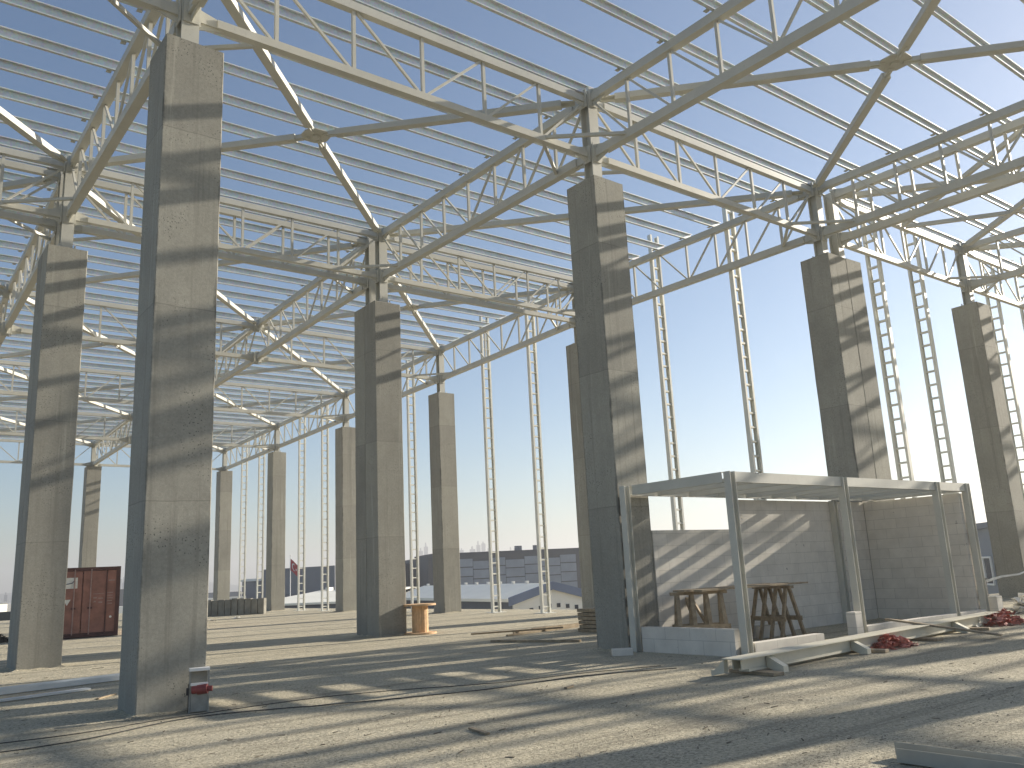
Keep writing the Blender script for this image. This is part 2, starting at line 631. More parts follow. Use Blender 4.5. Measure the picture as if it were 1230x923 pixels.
def column(x0, y0, wx, wy, px, py, label, seed, grout=True, post=True):
    """x0,y0 = near bottom corner; the post stands at px,py"""
    t = thing('concrete_column', (x0 + wx / 2, y0 + wy / 2, 0), label, 'column', 'concrete columns of the unfinished hall')
    c = 0.014
    rn = random.Random(seed)
    m = MB()
    n = 8
    hx, hy = wx / 2, wy / 2
    ring = [(-hx + c, -hy), (hx - c, -hy), (hx, -hy + c), (hx, hy - c), (hx - c, hy), (-hx + c, hy), (-hx, hy - c), (-hx, -hy + c)]
    zs = [-0.05] + [i * CH / 14 for i in range(1, 14)] + [CH]
    for z in zs:
        for (x, y) in ring:
            j = 0.004
            m.v.append((x + rn.uniform(-j, j), y + rn.uniform(-j, j), z + (rn.uniform(-.02, .012) if z == CH else 0)))
    for k in range(len(zs) - 1):
        for i in range(n):
            q = (i + 1) % n
            m.f.append((k * n + i, k * n + q, (k + 1) * n + q, (k + 1) * n + i))
    m.f.append(tuple((len(zs) - 1) * n + i for i in range(n)))
    m.build('shaft', CONC, t)
    if post:
        ztp = 12.58 + drop(py)
        lx, ly = px - t.location.x, py - t.location.y
        p = post_mesh(ztp - CH - 0.03).build('steel_post', STEEL, t)
        p.location = (lx, ly, CH + 0.03)
        b = MB().box((lx - .23, ly - .23, CH + 0.012), (lx + .23, ly + .23, CH + 0.034))
        for sx in (-1, 1):
            for sy in (-1, 1):
                b.cyl((lx + sx * .18, ly + sy * .18, CH), (lx + sx * .18, ly + sy * .18, CH + .13), .022, 8)
                b.cyl((lx + sx * .18, ly + sy * .18, CH + .035), (lx + sx * .18, ly + sy * .18, CH + .065), .04, 6)
        b.build('base_plate', STEEL, t)
        g = MB()
        k = 14
        g.v.append((lx, ly, CH + .02))
        for i in range(k):
            a = 2 * math.pi * i / k
            r = rn.uniform(.26, .36)
            x, y = lx + r * math.cos(a), ly + r * math.sin(a)
            x = max(-hx + .02, min(hx - .02, x))
            y = max(-hy + .02, min(hy - .02, y))
            g.v.append((x * .93 + lx * .07, y * .93 + ly * .07, CH + rn.uniform(.012, .06)))
            g.v.append((x, y, CH - .03))
        for i in range(k):
            j = (i + 1) % k
            g.f.append((0, 1 + 2 * i, 1 + 2 * j))
            g.f.append((1 + 2 * i, 2 + 2 * i, 2 + 2 * j, 1 + 2 * j))
        if grout:
            g.build('grout_bed', CONC, t)
    return t


Y1B = 9.984 + 0.72 + 0.012
COLS = [
    (0.0, 0.0, WA, WB, 0, 0, 'massive foreground concrete column with shadow bands and rough top, nearest the camera'),
    (9.0425, 0.0, WA, WB, 1, 0, 'tall concrete column standing at the left corner of the block shed'),
    (18.085, 0.0, 0.90, WB, 2, 0, 'dark-faced left half of the paired column rising behind the block shed'),
    (18.997, 0.0, 0.80, WB, 3, 0, 'sunlit right half of the paired column rising behind the block shed'),
    (27.2325, 0.0, WA, WB, 4, 0, 'rightmost concrete column with a crumbled vertical edge beyond the shed'),
    (0.0, 9.984, WA, 0.72, 0, 1, 'leftmost stained concrete column beside the red container, near half of pair'),
    (0.0, Y1B, WA, 0.65, 0, 2, 'narrow rear half of the stained leftmost column pair'),
    (9.0425, 9.984, WA, 0.72, 1, 1, 'slit concrete column beside the cable reel, near half of pair'),
    (9.0425, Y1B, WA, 0.65, 1, 2, 'rear half of the slit column pair beside the cable reel'),
    (18.085, 9.984, WA, 0.72, 2, 1, 'facade column mostly hidden behind the shed column, near half of pair'),
    (18.085, Y1B, WA, 0.65, 2, 2, 'rear half of the facade column pair peeking out left of the shed column'),
    (18.085, 20.514, WA, WB, 2, 3, 'facade concrete column standing alone between lattice posts, right of the cable reel'),
    (18.085, 30.50, WA, WB, 2, 4, 'facade concrete column just left of the slit column, partly behind it'),
    (18.085, 40.48, WA, WB, 2, 5, 'facade concrete column left of the flag, at right end of the kerb stones'),
    (18.085, 50.47, WA, WB, 2, 6, 'farthest facade column rising behind the stacked kerb stones'),
    (9.0425, 50.47, WA, WB, 1, 6, 'striped far end column rising behind the red shipping container'),
    (9.0425, 30.50, WA, WB, 1, 4, 'concrete column hidden behind the massive foreground column'),
    (0.0, 30.50, WA, WB, 0, 4, 'concrete column standing left of the container, past the picture edge'),
    (36.27, 0.0, WA, WB, 5, 0, 'concrete column one bay past the rightmost column'),
    (45.31, 0.0, WA, WB, 6, 0, 'concrete column two bays past the rightmost column'),
    (36.27, -9.98, WA, WB, 5, -1, 'off-picture concrete column one bay right of the rightmost column, camera side'),
    (18.085, -9.98, WA, WB, 2, -1, 'off-picture concrete column right of the camera, in line with the paired column'),
]
for k, (x0, y0, wx, wy, i, j, lab) in enumerate(COLS):
    column(x0, y0, wx, wy, PX[i] if i != 3 else x0 + wx / 2, PY[j], lab, k)

# ------------------------------------------------------------------ trusses
TR = {}


def sub_mesh(key, fn, mat, bevel=0.0):
    if key not in TR:
        TR[key] = fn().mesh(key[0], mat, bevel)
    return TR[key]


def make_truss(axis, L, sl, n, label, loc, cw, ch_top, ch_bot, skip_post=0.16):
    """parallel chord truss from loc along axis ('x' or 'y'), z rises by sl per metre. loc at top chord centre."""
    D = Vector((1, 0, 0)) if axis == 'x' else Vector((0, 1, 0))
    S = Vector((0, 1, 0)) if axis == 'x' else Vector((1, 0, 0))
    key = (axis, round(L, 2), round(sl, 4), n)
    t = thing('roof_truss', loc, label, 'truss', 'cream steel roof trusses')
    H = 1.40
    P = lambda d, z: D * d + Vector((0, 0, z + d * sl))
    g = skip_post

    def chord(z, h):
        return lambda: MB().bar(P(g + .30, z), P(L - g - .30, z), cw, h)

    def ends(z, h, a, b):
        def f():
            m = MB()
            m.bar(P(a, z), P(b, z), .02, h + .24, (0, 0, 1), .02, h + .01)
            m.bar(P(a, z), P(b, z), cw * .6, h * .9)
            e = .012
            m.bar(P(a - e, z), P(a + e, z), cw + .06, h + .26)
            return m
        return f
    for nm, z, h in (('top_chord', 0, ch_top), ('bottom_chord', -H, ch_bot)):
        link(nm, sub_mesh((nm,) + key, chord(z, h), STEEL), t)
        link('end_plate', sub_mesh(('end_plate', nm, 0) + key, ends(z, h, g, g + .42), STEEL), t)
        link('end_plate', sub_mesh(('end_plate', nm, 1) + key, ends(z, h, L - g, L - g - .42), STEEL), t)
    p = L / n
    for k in range(1, n):
        link('vertical', sub_mesh(('vertical', k) + key, lambda: MB().bar(P(k * p, -H + ch_bot / 2 - .01), P(k * p, -ch_top / 2 + .01), .065, .065, S), STEEL), t)
    for k in range(n):
        if k < n / 2:
            a, b = (k * p + (.16 if k == 0 else .07), -ch_top / 2 - .0), ((k + 1) * p - .07, -H + ch_bot / 2)
        else:
            a, b = (k * p + .07, -H + ch_bot / 2), ((k + 1) * p - (.16 if k == n - 1 else .07), -ch_top / 2)
        link('diagonal', sub_mesh(('diagonal', k) + key, lambda: MB().bar(P(*a), P(*b), .05, .05, S), STEEL), t)
    return t


def b_truss(i, j0, j1):
    y0, y1 = PY[j0], PY[j1]
    sl = (ztop(y1) - ztop(y0)) / (y1 - y0)
    return make_truss('y', y1 - y0, sl, 8, 'cream truss along the %s from %s to %s' % (LINE[i], ROW[j0], ROW[j1]),
                      (PX[i], y0, ztop(y0)), .19, .20, .20)


def a_truss(j, i0, i1):
    x0, x1 = PX[i0], PX[i1]
    return make_truss('x', x1 - x0, 0, 6, 'cream truss along the %s from %s to %s' % (ROW[j], LINE[i0], LINE[i1]),
                      (x0, PY[j], ztop(PY[j]) - .02), .15, .17, .15)


BB = [(-2, -1), (-1, 0), (0, 1), (2, 3), (3, 4), (4, 5), (5, 6)]
for i in (0, 1, 2):
    for (a, b) in BB[1:]:
        b_truss(i, a, b)
for i in (3, 4, 5, 6, 7):
    for (a, b) in BB[:2]:
        b_truss(i, a, b)
for j in (0, 1, 2, 3, 4, 5, 6):
    for (a, b) in ((-1, 0), (0, 1), (1, 2)):
        a_truss(j, a, b)
for (a, b) in ((3, 4), (4, 5), (5, 6), (6, 7)):
    for j in (0, -1):
        a_truss(j, a, b)

# ------------------------------------------------------------------ purlins
ORD = ['first', 'second', 'third', 'fourth', 'fifth', 'sixth', 'seventh', 'eighth', 'ninth']


def purlin_mesh(L):
    d, fl, t, lip = 0.235, 0.07, 0.006, 0.022
    m = MB()
    m.box((0, -t / 2, 0), (L, t / 2, d))                         # web
    m.box((0, -fl, d - t), (L, -t / 2, d))                        # top flange towards -Y
    m.box((0, -fl, d - lip), (L, -fl + t, d - t))
    m.box((0, -fl, 0), (L, -t / 2, t))                           # bottom flange towards -Y
    m.box((0, -fl, t), (L, -fl + t, lip))
    return m


def cleat_mesh():
    return MB().box((-.05, .008, -.004), (.05, .02, .19)).box((-.05, .008, -.012), (.05, .10, -.002))


CLEAT = cleat_mesh().mesh('cleat', STEEL)
PUR = {}


def purlin(i0, i1, y, label, over0=0.0, over1=0.0):
    x0, x1 = PX[i0] - over0, PX[i1] + over1
    L = round(x1 - x0 - .012, 3)
    if L not in PUR:
        PUR[L] = purlin_mesh(L).mesh('purlin', GALV)
    z = ztop(y) + .10 + .012
    o = link('roof_purlin', PUR[L])
    o.location = (x0 + .006, y, z)
    tag(o, label, 'purlin', 'galvanised roof purlins')
    c = link('cleat', CLEAT, o)
    c.location = (PX[i1] - x0 - .2, 0, 0)
    return o


for (a, b) in BB:
    y0, y1 = PY[a], PY[b]
    for k in range(8):
        y = y0 + (y1 - y0) * k / 8
        yy = y + (.0)
        if a >= -1:
            for (i0, i1) in ((-1, 0), (0, 1), (1, 2)):
                purlin(i0, i1, yy, '%s purlin past the %s from %s to %s' % (ORD[k], ROW[a], LINE[i0], LINE[i1]),
                       0, (.32 if (i1 == 2 and y > 1) else (.44 if i1 == 2 else 0)))
        if a <= -1:
            for (i0, i1) in ((3, 4), (4, 5), (5, 7)):
                purlin(i0, i1, yy, '%s purlin past the %s from %s to %s' % (ORD[k], ROW[a], LINE[i0], LINE[i1]),
                       .43 if i0 == 3 else 0)
for jj in (1, 6, 0):
    for (i0, i1) in (((-1, 0), (0, 1), (1, 2)) if jj else ((3, 4), (4, 5), (5, 7))):
        purlin(i0, i1, PY[jj], 'purlin over the %s truss from %s to %s' % (ROW[jj], LINE[i0], LINE[i1]),
               0, .32 if (i1 == 2) else 0)

# ------------------------------------------------------------------ plan bracing under the purlins


def brace_arm(p, c):
    """arm from column corner p to hub c"""
    p, c = Vector(p), Vector(c)
    d = (c - p).normalized()
    L = (c - p).length
    m = MB()
    m.bar(p + d * .62, c - d * .52, .19, .15)
    m.bar(p + d * .30, p + d * .62, .20, .02, (0, 0, 1), .30, .02)
    m.bar(p + d * .30, p + d * .66, .02, .14)
    m.bar(c - d * .56, c - d * .18, .11, .09)
    m.bar(c - d * .72, c - d * .30, .03, .17)
    return m


def x_brace(i0, i1, a, b, label):
    ya, yb = PY[a], PY[b]
    xa, xb = PX[i0], PX[i1]
    zc = ztop((ya + yb) / 2) - .02
    c = Vector(((xa + xb) / 2, (ya + yb) / 2, zc))
    t = thing('roof_brace', c, label, 'roof brace', 'crossed plan braces in the roof')
    hub = MB()
    poly = []
    for q in range(8):
        an = math.pi / 4 * q + math.pi / 8
        poly.append((.36 * math.cos(an), .36 * math.sin(an), -.012))
    hub.prism(poly, (0, 0, .024))
    hub.cyl((0, 0, -.07), (0, 0, .07), .1, 8)
    hub.build('hub_plate', STEEL, t)
    for x, y in ((xa, ya), (xa, yb), (xb, ya), (xb, yb)):
        p = Vector((x, y, ztop(y) - .02)) - c
        brace_arm(p, (0, 0, 0)).build('brace_arm', STEEL, t)
    return t


for (a, b) in ((0, 1), (2, 3), (3, 4), (4, 5), (5, 6)):
    for (i0, i1) in ((-1, 0), (0, 1), (1, 2)):
        x_brace(i0, i1, a, b, 'crossed brace between %s and %s past the %s' % (LINE[i0], LINE[i1], ROW[a]))
x_brace(1, 2, -1, 0, 'crossed roof brace overhead at top right, in front of the shed column')
for (i0, i1) in ((3, 4), (4, 5)):
    x_brace(i0, i1, -1, 0, 'crossed brace between %s and %s toward the camera' % (LINE[i0], LINE[i1]))
    for k, (dx, dy) in enumerate(((PX[i0], -5.3), (PX[i1] - .05, -5.3))):
        xm = (PX[i0] + PX[i1]) / 2
        p, q = Vector((xm, .45, ztop(.45) - .05)), Vector((dx, dy, ztop(dy) - .05))
        d = (q - p).normalized()
        o = MB().bar(p + d * .15, q - d * .2, .12, .12).build('roof_strut', STEEL)
        tag(o, 'slim strut from truss midpoint to the %s, %s bay' % (LINE[(i0, i1)[k]], 'near right' if i0 == 3 else 'far right'),
            'roof strut', 'slim struts in the right roof bays')

# short corner ties at bottom chord level
CORN = {(0, 0): 'foreground column', (1, 0): 'shed column', (2, 0): 'joint column behind the shed', (4, 0): 'rightmost column',
        (0, 1): 'stained leftmost column', (1, 1): 'slit column', (2, 3): 'facade column right of the reel',
        (2, 4): 'facade column left of the slit column', (2, 5): 'facade column by the kerb stones', (2, 1): 'hidden facade column'}
for (i, j), nm in CORN.items():
    for sx, sy in ((-1, -1), (1, 1), (-1, 1), (1, -1)):
        if (sx, sy) == (1, -1) and i not in (4,):
            continue
        if i == 4 and sy > 0:
            continue
        if i == 2 and sx > 0 or (i == 0 and j == 0 and (sx, sy) == (-1, -1)):
            continue
        if j == 1 and sy > 0:
            y = PY[2]
        else:
            y = PY[j]
        z = zbot(y) + .02
        p, q = Vector((PX[i] + sx * 1.5, y, z)), Vector((PX[i], y + sy * 1.24, zbot(y + sy * 1.24) + .02))
        d = (q - p).normalized()
        o = MB().bar(p + d * .06, q - d * .08, .07, .07).build('corner_tie', STEEL)
        tag(o, 'corner tie at the %s %s side of the %s' % ('right' if sx > 0 else 'left', 'rear' if sy > 0 else 'near', nm),
            'corner tie', 'short horizontal ties at column heads')

# ------------------------------------------------------------------ lattice wind posts


def make_lattice(height, label, loc, along):
    """along = unit vector of the depth of the post (its two chords are that way apart)"""
    A = Vector(along)
    B = Vector((-A.y, A.x, 0))
    t = thing('lattice_post', loc, label, 'lattice post', 'cream lattice wind posts along the open facades')
    for p in (-1, 1):
        m = MB()
        c = A * (.175 * p)
        o = A * (p * .04)
        w, dp, th = .15, .08, .010
        m.bar(c + o, c + o + Vector((0, 0, height)), w, th, A)
        for q in (-1, 1):
            e = c + B * (q * (w / 2 - th / 2))
            m.bar(e, e + Vector((0, 0, height)), th, dp - th - .002, A)
        m.build('chord', LATT, t)
    z = .25
    rung = MB().bar(A * -.165, A * .165, .115, .055).mesh('rung', LATT)
    while z < height - .1:
        r = link('rung', rung, t)
        r.location = (0, 0, z)
        z += .452
    b = MB().box((-.32, -.32, .003), (.32, .32, .018))
    b.build('foot_plate', LATT, t)
    return t


lat0 = make_lattice(13.25, 'tall lattice post seen through the shed window gap', (18.83, 7.1, 0), (1, 0, 0))
lab = []
freeze_kids(lat0)
SPOT = [(3.75, 'lattice post between shed column and paired column, the one nearer the pair'),
        (14.35, 'lattice post at the right end of the white gabled hall front'),
        (17.65, 'lattice post rising left of the white gabled hall corner'),
        (24.25, 'lattice post immediately right of the slit column, above the cable reel'),
        (27.6, 'lattice post hidden behind the slit column'),
        (34.3, 'lattice post right of the flag, over the white low roof'),
        (37.6, 'lattice post directly beside the red flag'),
        (44.3, 'lattice post left of the kerb stone column, right one of its pair'),
        (47.6, 'lattice post behind the kerb stones, left one of its pair')]
for y, l in SPOT:
    dup(lat0, (18.83, y, 0), l)
lat1 = make_lattice(13.2, 'lattice post just right of the paired column behind the shed', (22.2, .85, 0), (0, 1, 0))
freeze_kids(lat1)
for x, l in ((24.9, 'lattice post midway between the paired column and the rightmost column'),
             (30.75, 'lattice post at the right picture edge past the rightmost column'),
             (33.8, 'lattice post outside the right picture edge')):
    dup(lat1, (x, .85, 0), l)

# ------------------------------------------------------------------ block shed


def i_post(m, x, y, h, s=.15):
    t = .012
    m.box((x - s / 2, y - s / 2, 0), (x - s / 2 + t, y + s / 2, h))
    m.box((x + s / 2 - t, y - s / 2, 0), (x + s / 2, y + s / 2, h))
    m.box((x - s / 2 + t, y - t / 2, 0), (x + s / 2 - t, y + t / 2, h))
    return m


def rail(m, p, q, d, fl, side):
    """channel rail, web d high, flanges to 'side'"""
    p, q, side = Vector(p), Vector(q), Vector(side)
    m.bar(p, q, .012, d)
    for z in (-d / 2 + .006, d / 2 - .006):
        o = side * (fl / 2 + .006) + Vector((0, 0, z))
        m.bar(p + o, q + o, fl, .012)
    return m


shed = thing('block_shed', (9.1, -2.65, 0), 'half-built grey block shed with open steel roof frame and window gap', 'shed')
ox, oy = 9.1, -2.65
SX0, SX1, SY0, SY1 = 9.22, 18.30, -2.62, -.06
L3 = lambda x, y, z: (x - ox, y - oy, z)


def spost(x, y, h=3.2):
    o = i_post(MB(), 0, 0, h).build('post', SHED_STEEL, shed)
    o.location = L3(x, y, 0)
    return o


for x in (SX0 + .08, 12.93, 16.82, SX1):
    spost(x, SY0)
spost(SX0 - .10, -.13)
spost(16.55, -.098, 3.0)
spost(SX1, -.16, 3.0)
# eaves rails
zr = 3.105
for nm, p, q, side in (('eaves_rail', (SX0 + .17, SY0 - .02, zr), (12.84, SY0 - .02, zr), (0, 1, 0)),
                       ('eaves_rail', (13.02, SY0 - .02, zr), (16.73, SY0 - .02, zr), (0, 1, 0)),
                       ('eaves_rail', (16.91, SY0 - .02, zr), (SX1 - .09, SY0 - .02, zr), (0, 1, 0)),
                       ('side_rail', (SX0 - .02, -.27, zr), (SX0 - .02, SY0 + .09, zr), (1, 0, 0)),
                       ('rear_rail', (SX0 + .06, -.10, zr + .002), (SX1 + .05, -.10, zr + .002), (0, -1, 0)),
                       ('side_rail', (SX1 + .04, SY0 + .09, zr), (SX1 + .04, -.18, zr), (-1, 0, 0))):
    rail(MB(), L3(*p), L3(*q), .19, .07, side).build(nm, SHED_STEEL, shed)
k = 0
x = SX0 + .80
while x < SX1 - .3:
    rail(MB(), L3(x, SY0 + .07, zr - .012), L3(x, -.19, zr - .012), .16, .07, (1, 0, 0)).build('roof_joist', SHED_STEEL, shed)
    x += .97
    k += 1


def blockwall(name, boxes, bev=0.004):
    m = MB()
    for a, b in boxes:
        m.box(L3(*a), L3(*b))
    o = m.build(name, BLOCK, shed)
    return o


blockwall('rear_wall', [((9.952, -.02, 0), (12.8, .18, 2.32)), ((12.8, -.02, 0), (18.08, .18, 2.985))])
blockwall('end_wall', [((18.10, -2.52, 0), (18.29, -.022, 2.97))])
blockwall('side_low_wall', [((9.14, -2.50, 0), (9.34, -.28, .46))])
blockwall('front_low_wall', [((9.42, -2.70, 0), (11.5, -2.50, .215))])
blockwall('front_low_wall', [((13.02, -2.70, 0), (16.72, -2.50, .235))])
blockwall('front_low_wall', [((16.92, -2.70, 0), (18.18, -2.50, .235))])

# loose blocks
b = MB().box((-.12, -.1, 0), (.12, .1, .54)).build('loose_block', BLOCK, None, .006)
b.location = (12.52, -2.74, 0.002)
tag(b, 'grey building block standing upright beside the middle shed post', 'block', 'loose building blocks')
c = copy_tree(b)
c.location = (18.62, -2.72, 0.002)
c.scale = (1.2, 1.2, .95)
c['label'] = 'grey building block standing upright at the right corner of the shed'
b = MB().box((-.19, -.09, 0), (.19, .09, .13)).build('loose_block', BLOCK, None, .006)
b.location = (8.45, -.42, 0.002)
b.rotation_euler = (0, 0, R(-35))
tag(b, 'pale building block lying flat at the foot of the shed column', 'block', 'loose building blocks')
for k, (x, y, l) in enumerate(((12.5, -.62, 'left'), (13.12, -.60, 'right'))):
    b = MB().box((-.3, -.1, 0), (.3, .1, .25)).build('loose_block', BLOCK, None, .005)
    b.location = (x, y, .002)
    tag(b, 'grey block on the floor inside the shed, %s one of two by the rear wall' % l, 'block', 'loose building blocks')

# trestles with planks inside the shed


def trestle(loc, label, rz, h=1.02):
    t = thing('timber_trestle', loc, label, 'trestle', 'timber trestles inside the shed', rz)
    for sy in (-1, 1):
        for x in (-.42, -.14, .14, .42):
            MB().bar((x * 1.08, sy * .33, 0), (x, sy * .05, h), .075, .045, (0, 1, 0)).build('leg', WOOD, t)
        MB().bar((-.52, sy * .225, .42), (.52, sy * .225, .42), .025, .09).build('crossbar', WOOD, t)
    MB().bar((-.55, 0, h + .03), (.55, 0, h + .03), .11, .06).build('head_beam', WOOD, t)
    return t


trestle((10.05, -1.0, 0), 'timber trestle inside the shed near the shed column, under plank ends', R(-38))
trestle((12.35, -1.05, 0), 'timber trestle inside the shed behind the front corner post', R(80))
for k, (p, q, w, lab) in enumerate((((9.75, -1.25, 1.10), (12.9, -1.45, 1.11), .22, 'front'), ((9.6, -.95, 1.10), (12.75, -1.08, 1.11), .2, 'middle'),
                               ((9.8, -.68, 1.10), (12.6, -.72, 1.11), .22, 'rear'))):
    o = MB().bar(p, q, w, .032).build('plank', WOOD)
    tag(o, 'dusty scaffold plank across the two trestles, %s one of three' % lab, 'plank', 'planks on the trestles')
o = MB().bar((11.9, -2.0, .035), (13.4, -1.2, .035), .2, .05).build('plank', WOOD)
tag(o, 'brown board lying on the shed floor below the right trestle', 'plank')
# leaning timber frame
fr = thing('folding_trestle', (10.75, -.35, 0), 'small timber frame with arched top leaning on the rear wall', 'frame')
MB().bar((-.2, -.25, 0), (-.06, .22, .88), .07, .05).build('side_rail', WOOD, fr)
MB().bar((.24, -.25, 0), (.1, .22, .88), .07, .05).build('side_rail', WOOD, fr)
MB().bar((-.2, -.08, .34), (.22, -.08, .34), .05, .07).build('crossbar', WOOD, fr)
MB().bar((-.09, .215, .9), (.13, .215, .9), .05, .07).build('crossbar', WOOD, fr)

# ------------------------------------------------------------------ steel beam on dunnage in front of the shed
bp, bq = Vector((7.0, -4.12, -.10)), Vector((17.1, -3.32, -.10))
bd = (bq - bp).normalized()
bl = (bq - bp).length
bs = Vector((-bd.y, bd.x, 0))
beam = thing('fabricated_beam', bp, 'long cream steel beam lying on timber packers in front of the shed', 'steel beam', None, math.atan2(bd.y, bd.x))
m = MB()
m.box((0, -.17, .34), (bl, .17, .355))
m.build('top_flange', STEEL2, beam)
MB().box((.12, -.07, .19), (bl, -.058, .34)).build('web', STEEL2, beam)
MB().box((.12, .07, .19), (bl, .082, .34)).build('web', STEEL2, beam)
MB().box((.3, -.075, .15), (bl - .2, .10, .188)).build('bottom_flange', STEEL2, beam)
for xx in (.75, 3.35, 7.6):
    m = MB().prism([(xx, -.085, .335), (xx, -.36, .19), (xx, -.36, .105), (xx, -.25, .105), (xx, -.085, .17)], (.13, 0, 0))
    m.build('bracket', STEEL2, beam)
m = MB().prism([(0.0, .14, .335), (-.02, .30, .19), (-.02, .36, .19), (-.02, .36, .105), (0, .15, .15)], (.1, 0, 0))
m.build('bracket', STEEL2, beam)
lab = ['timber packer under the near end of the cream beam', 'timber packer under the beam below its second bracket',
       'timber packer under the beam beside the red netting heap', 'timber packer under the far part of the cream beam']
for k, d in enumerate((.5, 3.7, 6.0, 8.3)):
    pc = Vector((bp.x, bp.y, 0)) + bd * d
    o = MB().box((-.11, -.5, 0), (.11, .38, .05)).build('timber_packer', WOOD, None, .006)
    o.location = (pc.x, pc.y, .002)
    o.rotation_euler = (0, 0, math.atan2(bd.y, bd.x) + R((-12, 9, -6, 14)[k]))
    tag(o, lab[k], 'timber packer', 'packers under the beam')
o = MB().bar((13.2, -3.0, .36), (13.75, -4.9, .06), .16, .035).build('plank', WOOD)
o.location = (.0, .0, 0)
tag(o, 'long dark plank resting across the cream beam with one end on the ground', 'plank')


def heap(name, loc, r, h, mat, label, cat, seed, n=260, sz=.11):
    rn = random.Random(seed)
    m = MB()
    for i in range(n):
        a = rn.uniform(0, 6.28)
        q = rn.random() ** .6
        x, y = r[0] * q * math.cos(a), r[1] * q * math.sin(a)
        z = h * (1 - q * q) * rn.uniform(.05, 1) + .01
        s = sz * rn.uniform(.5, 1.2)
        pts = [Vector((rn.uniform(-s, s), rn.uniform(-s, s), rn.uniform(-s * .5, s * .5))) + Vector((x, y, z)) for _ in range(4)]
        k = len(m.v)
        for pnt in pts:
            m.v.append((pnt.x, pnt.y, max(.006, pnt.z)))
        m.f += [(k, k + 1, k + 2), (k, k + 2, k + 3)]
    o = m.build(name, mat)
    o.location = loc
    return tag(o, label, cat)


heap('red_netting', (11.55, -3.95, 0), (.62, .26), .22, REDNET, 'crumpled red netting heap against the middle of the cream beam', 'netting', 3)
heap('red_netting', (16.9, -3.55, 0), (.85, .4), .30, REDNET, 'crumpled red netting heap at the far end of the cream beam', 'netting', 5, 320)
heap('white_bag', (20.6, -2.6, 0), (.32, .25), .42, BAGW, 'crumpled white sack on the ground at the right picture edge', 'sack', 8, 160, .2)
heap('white_bag', (16.0, -3.4, 0), (.2, .13), .18, BAGW, 'small brownish white bag between beam end and red netting', 'sack', 9, 60, .12)

# U channel in the bottom right corner
m = MB()
m.box((0, -4.5, 0), (.22, 0, .006)).box((0, -4.5, .006), (.006, 0, .105)).box((.214, -4.5, .006), (.22, .12, .105))
o = m.build('steel_channel', ZINC)
o.location = (3.52, -8.45, .012)
o.rotation_euler = (0, 0, R(1.5))
tag(o, 'galvanised U channel lying on the ground in the bottom right corner', 'steel channel')
o = MB().box((0, 0, .0), (3.6, .42, .02)).box((0, 0, .02), (3.6, .008, .09)).box((0, .412, .02), (3.6, .42, .09)).build('steel_channel', PALEZ)
o.location = (-1.9, 4.75, .01)
o.rotation_euler = (0, 0, R(11))
tag(o, 'long flat galvanised strip on the ground left of the foreground column', 'steel channel')
o = MB().box((0, 0, .0), (2.6, .18, .03)).build('steel_channel', PALEZ)
o.location = (-2.2, 3.5, .01)
o.rotation_euler = (0, 0, R(14))
tag(o, 'shorter galvanised strip on the ground left of the foreground column', 'steel channel')

# ------------------------------------------------------------------ site socket stand beside the foreground column
st = thing('socket_stand', (.72, -.30, 0), 'small grey site power stand with red socket beside the foreground column', 'power stand', None, R(-14))
for sx in (-1, 1):
    MB().box((sx * .115 - .012, -.012, 0), (sx * .115 + .012, .012, .56)).build('leg', MESHG, st)
    MB().box((sx * .115 - .016, .09, 0), (sx * .115 + .016, .115, .36)).build('leg', DARK, st)
MB().box((-.10, -.02, .015), (.10, .09, .27)).build('cabinet', MESHG, st)
MB().box((-.128, -.05, .53), (.128, .11, .565)).build('hood', WHITE, st)
MB().box((-.1, .03, .36), (.1, .04, .52)).build('meter_window', STONE, st)
MB().box((-.11, -.03, .345), (.11, .06, .375)).build('shelf', WHITE, st)
MB().cyl((-.02, -.03, .29), (.10, -.07, .30), .062, 12).cyl((.10, -.07, .30), (.16, -.085, .30), .035, 10).build('red_socket', REDP, st)
MB().cyl((-.09, -.02, .29), (-.02, -.04, .295), .05, 10).build('red_socket', REDP, st)
MB().box((-.16, -.03, .23), (-.128, .02, .32)).build('switch', DARK, st)

# ------------------------------------------------------------------ cable reel
rl = thing('cable_reel', (10.25, 9.72, 0), 'empty wooden cable reel standing on end beside the slit column', 'cable reel')
MB().cyl((0, 0, .0), (0, 0, .05), .47, 32).build('flange', REELWOOD, rl)
MB().cyl((0, 0, .80), (0, 0, .85), .47, 32).build('flange', REELWOOD, rl)
m = MB()
for k in range(18):
    a = 2 * math.pi * k / 18
    m.bar((.22 * math.cos(a), .22 * math.sin(a), .05), (.22 * math.cos(a), .22 * math.sin(a), .80), .074, .03,
          (math.cos(a), math.sin(a), 0))
m.build('drum', REELWOOD, rl)

# ------------------------------------------------------------------ kerb stones stack
k0 = MB().box((-.25, -.16, 0), (.25, .16, .92)).mesh('kerb_stone', STONE, .012)
p0, p1 = Vector((11.2, 41.6, 0)), Vector((16.0, 36.6, 0))
d = p1 - p0
n = 18
for k in range(n):
    o = link('kerb_stone', k0)
    p = p0 + d * (k / (n - 1))
    o.location = (p.x, p.y, 0)
    o.rotation_euler = (0, 0, math.atan2(d.y, d.x) + R(random.uniform(-3, 3)))
    o.scale = (.74, 1, random.uniform(.94, 1.05))
    tag(o, 'grey precast stone standing in the low row, %s' % (
        'right end one' if k == n - 1 else '%s from the right end' % ('second third fourth fifth sixth seventh eighth ninth tenth eleventh twelfth thirteenth fourteenth fifteenth sixteenth seventeenth eighteenth'.split()[n - 2 - k])),
        'kerb stone', 'precast stones standing in a row')

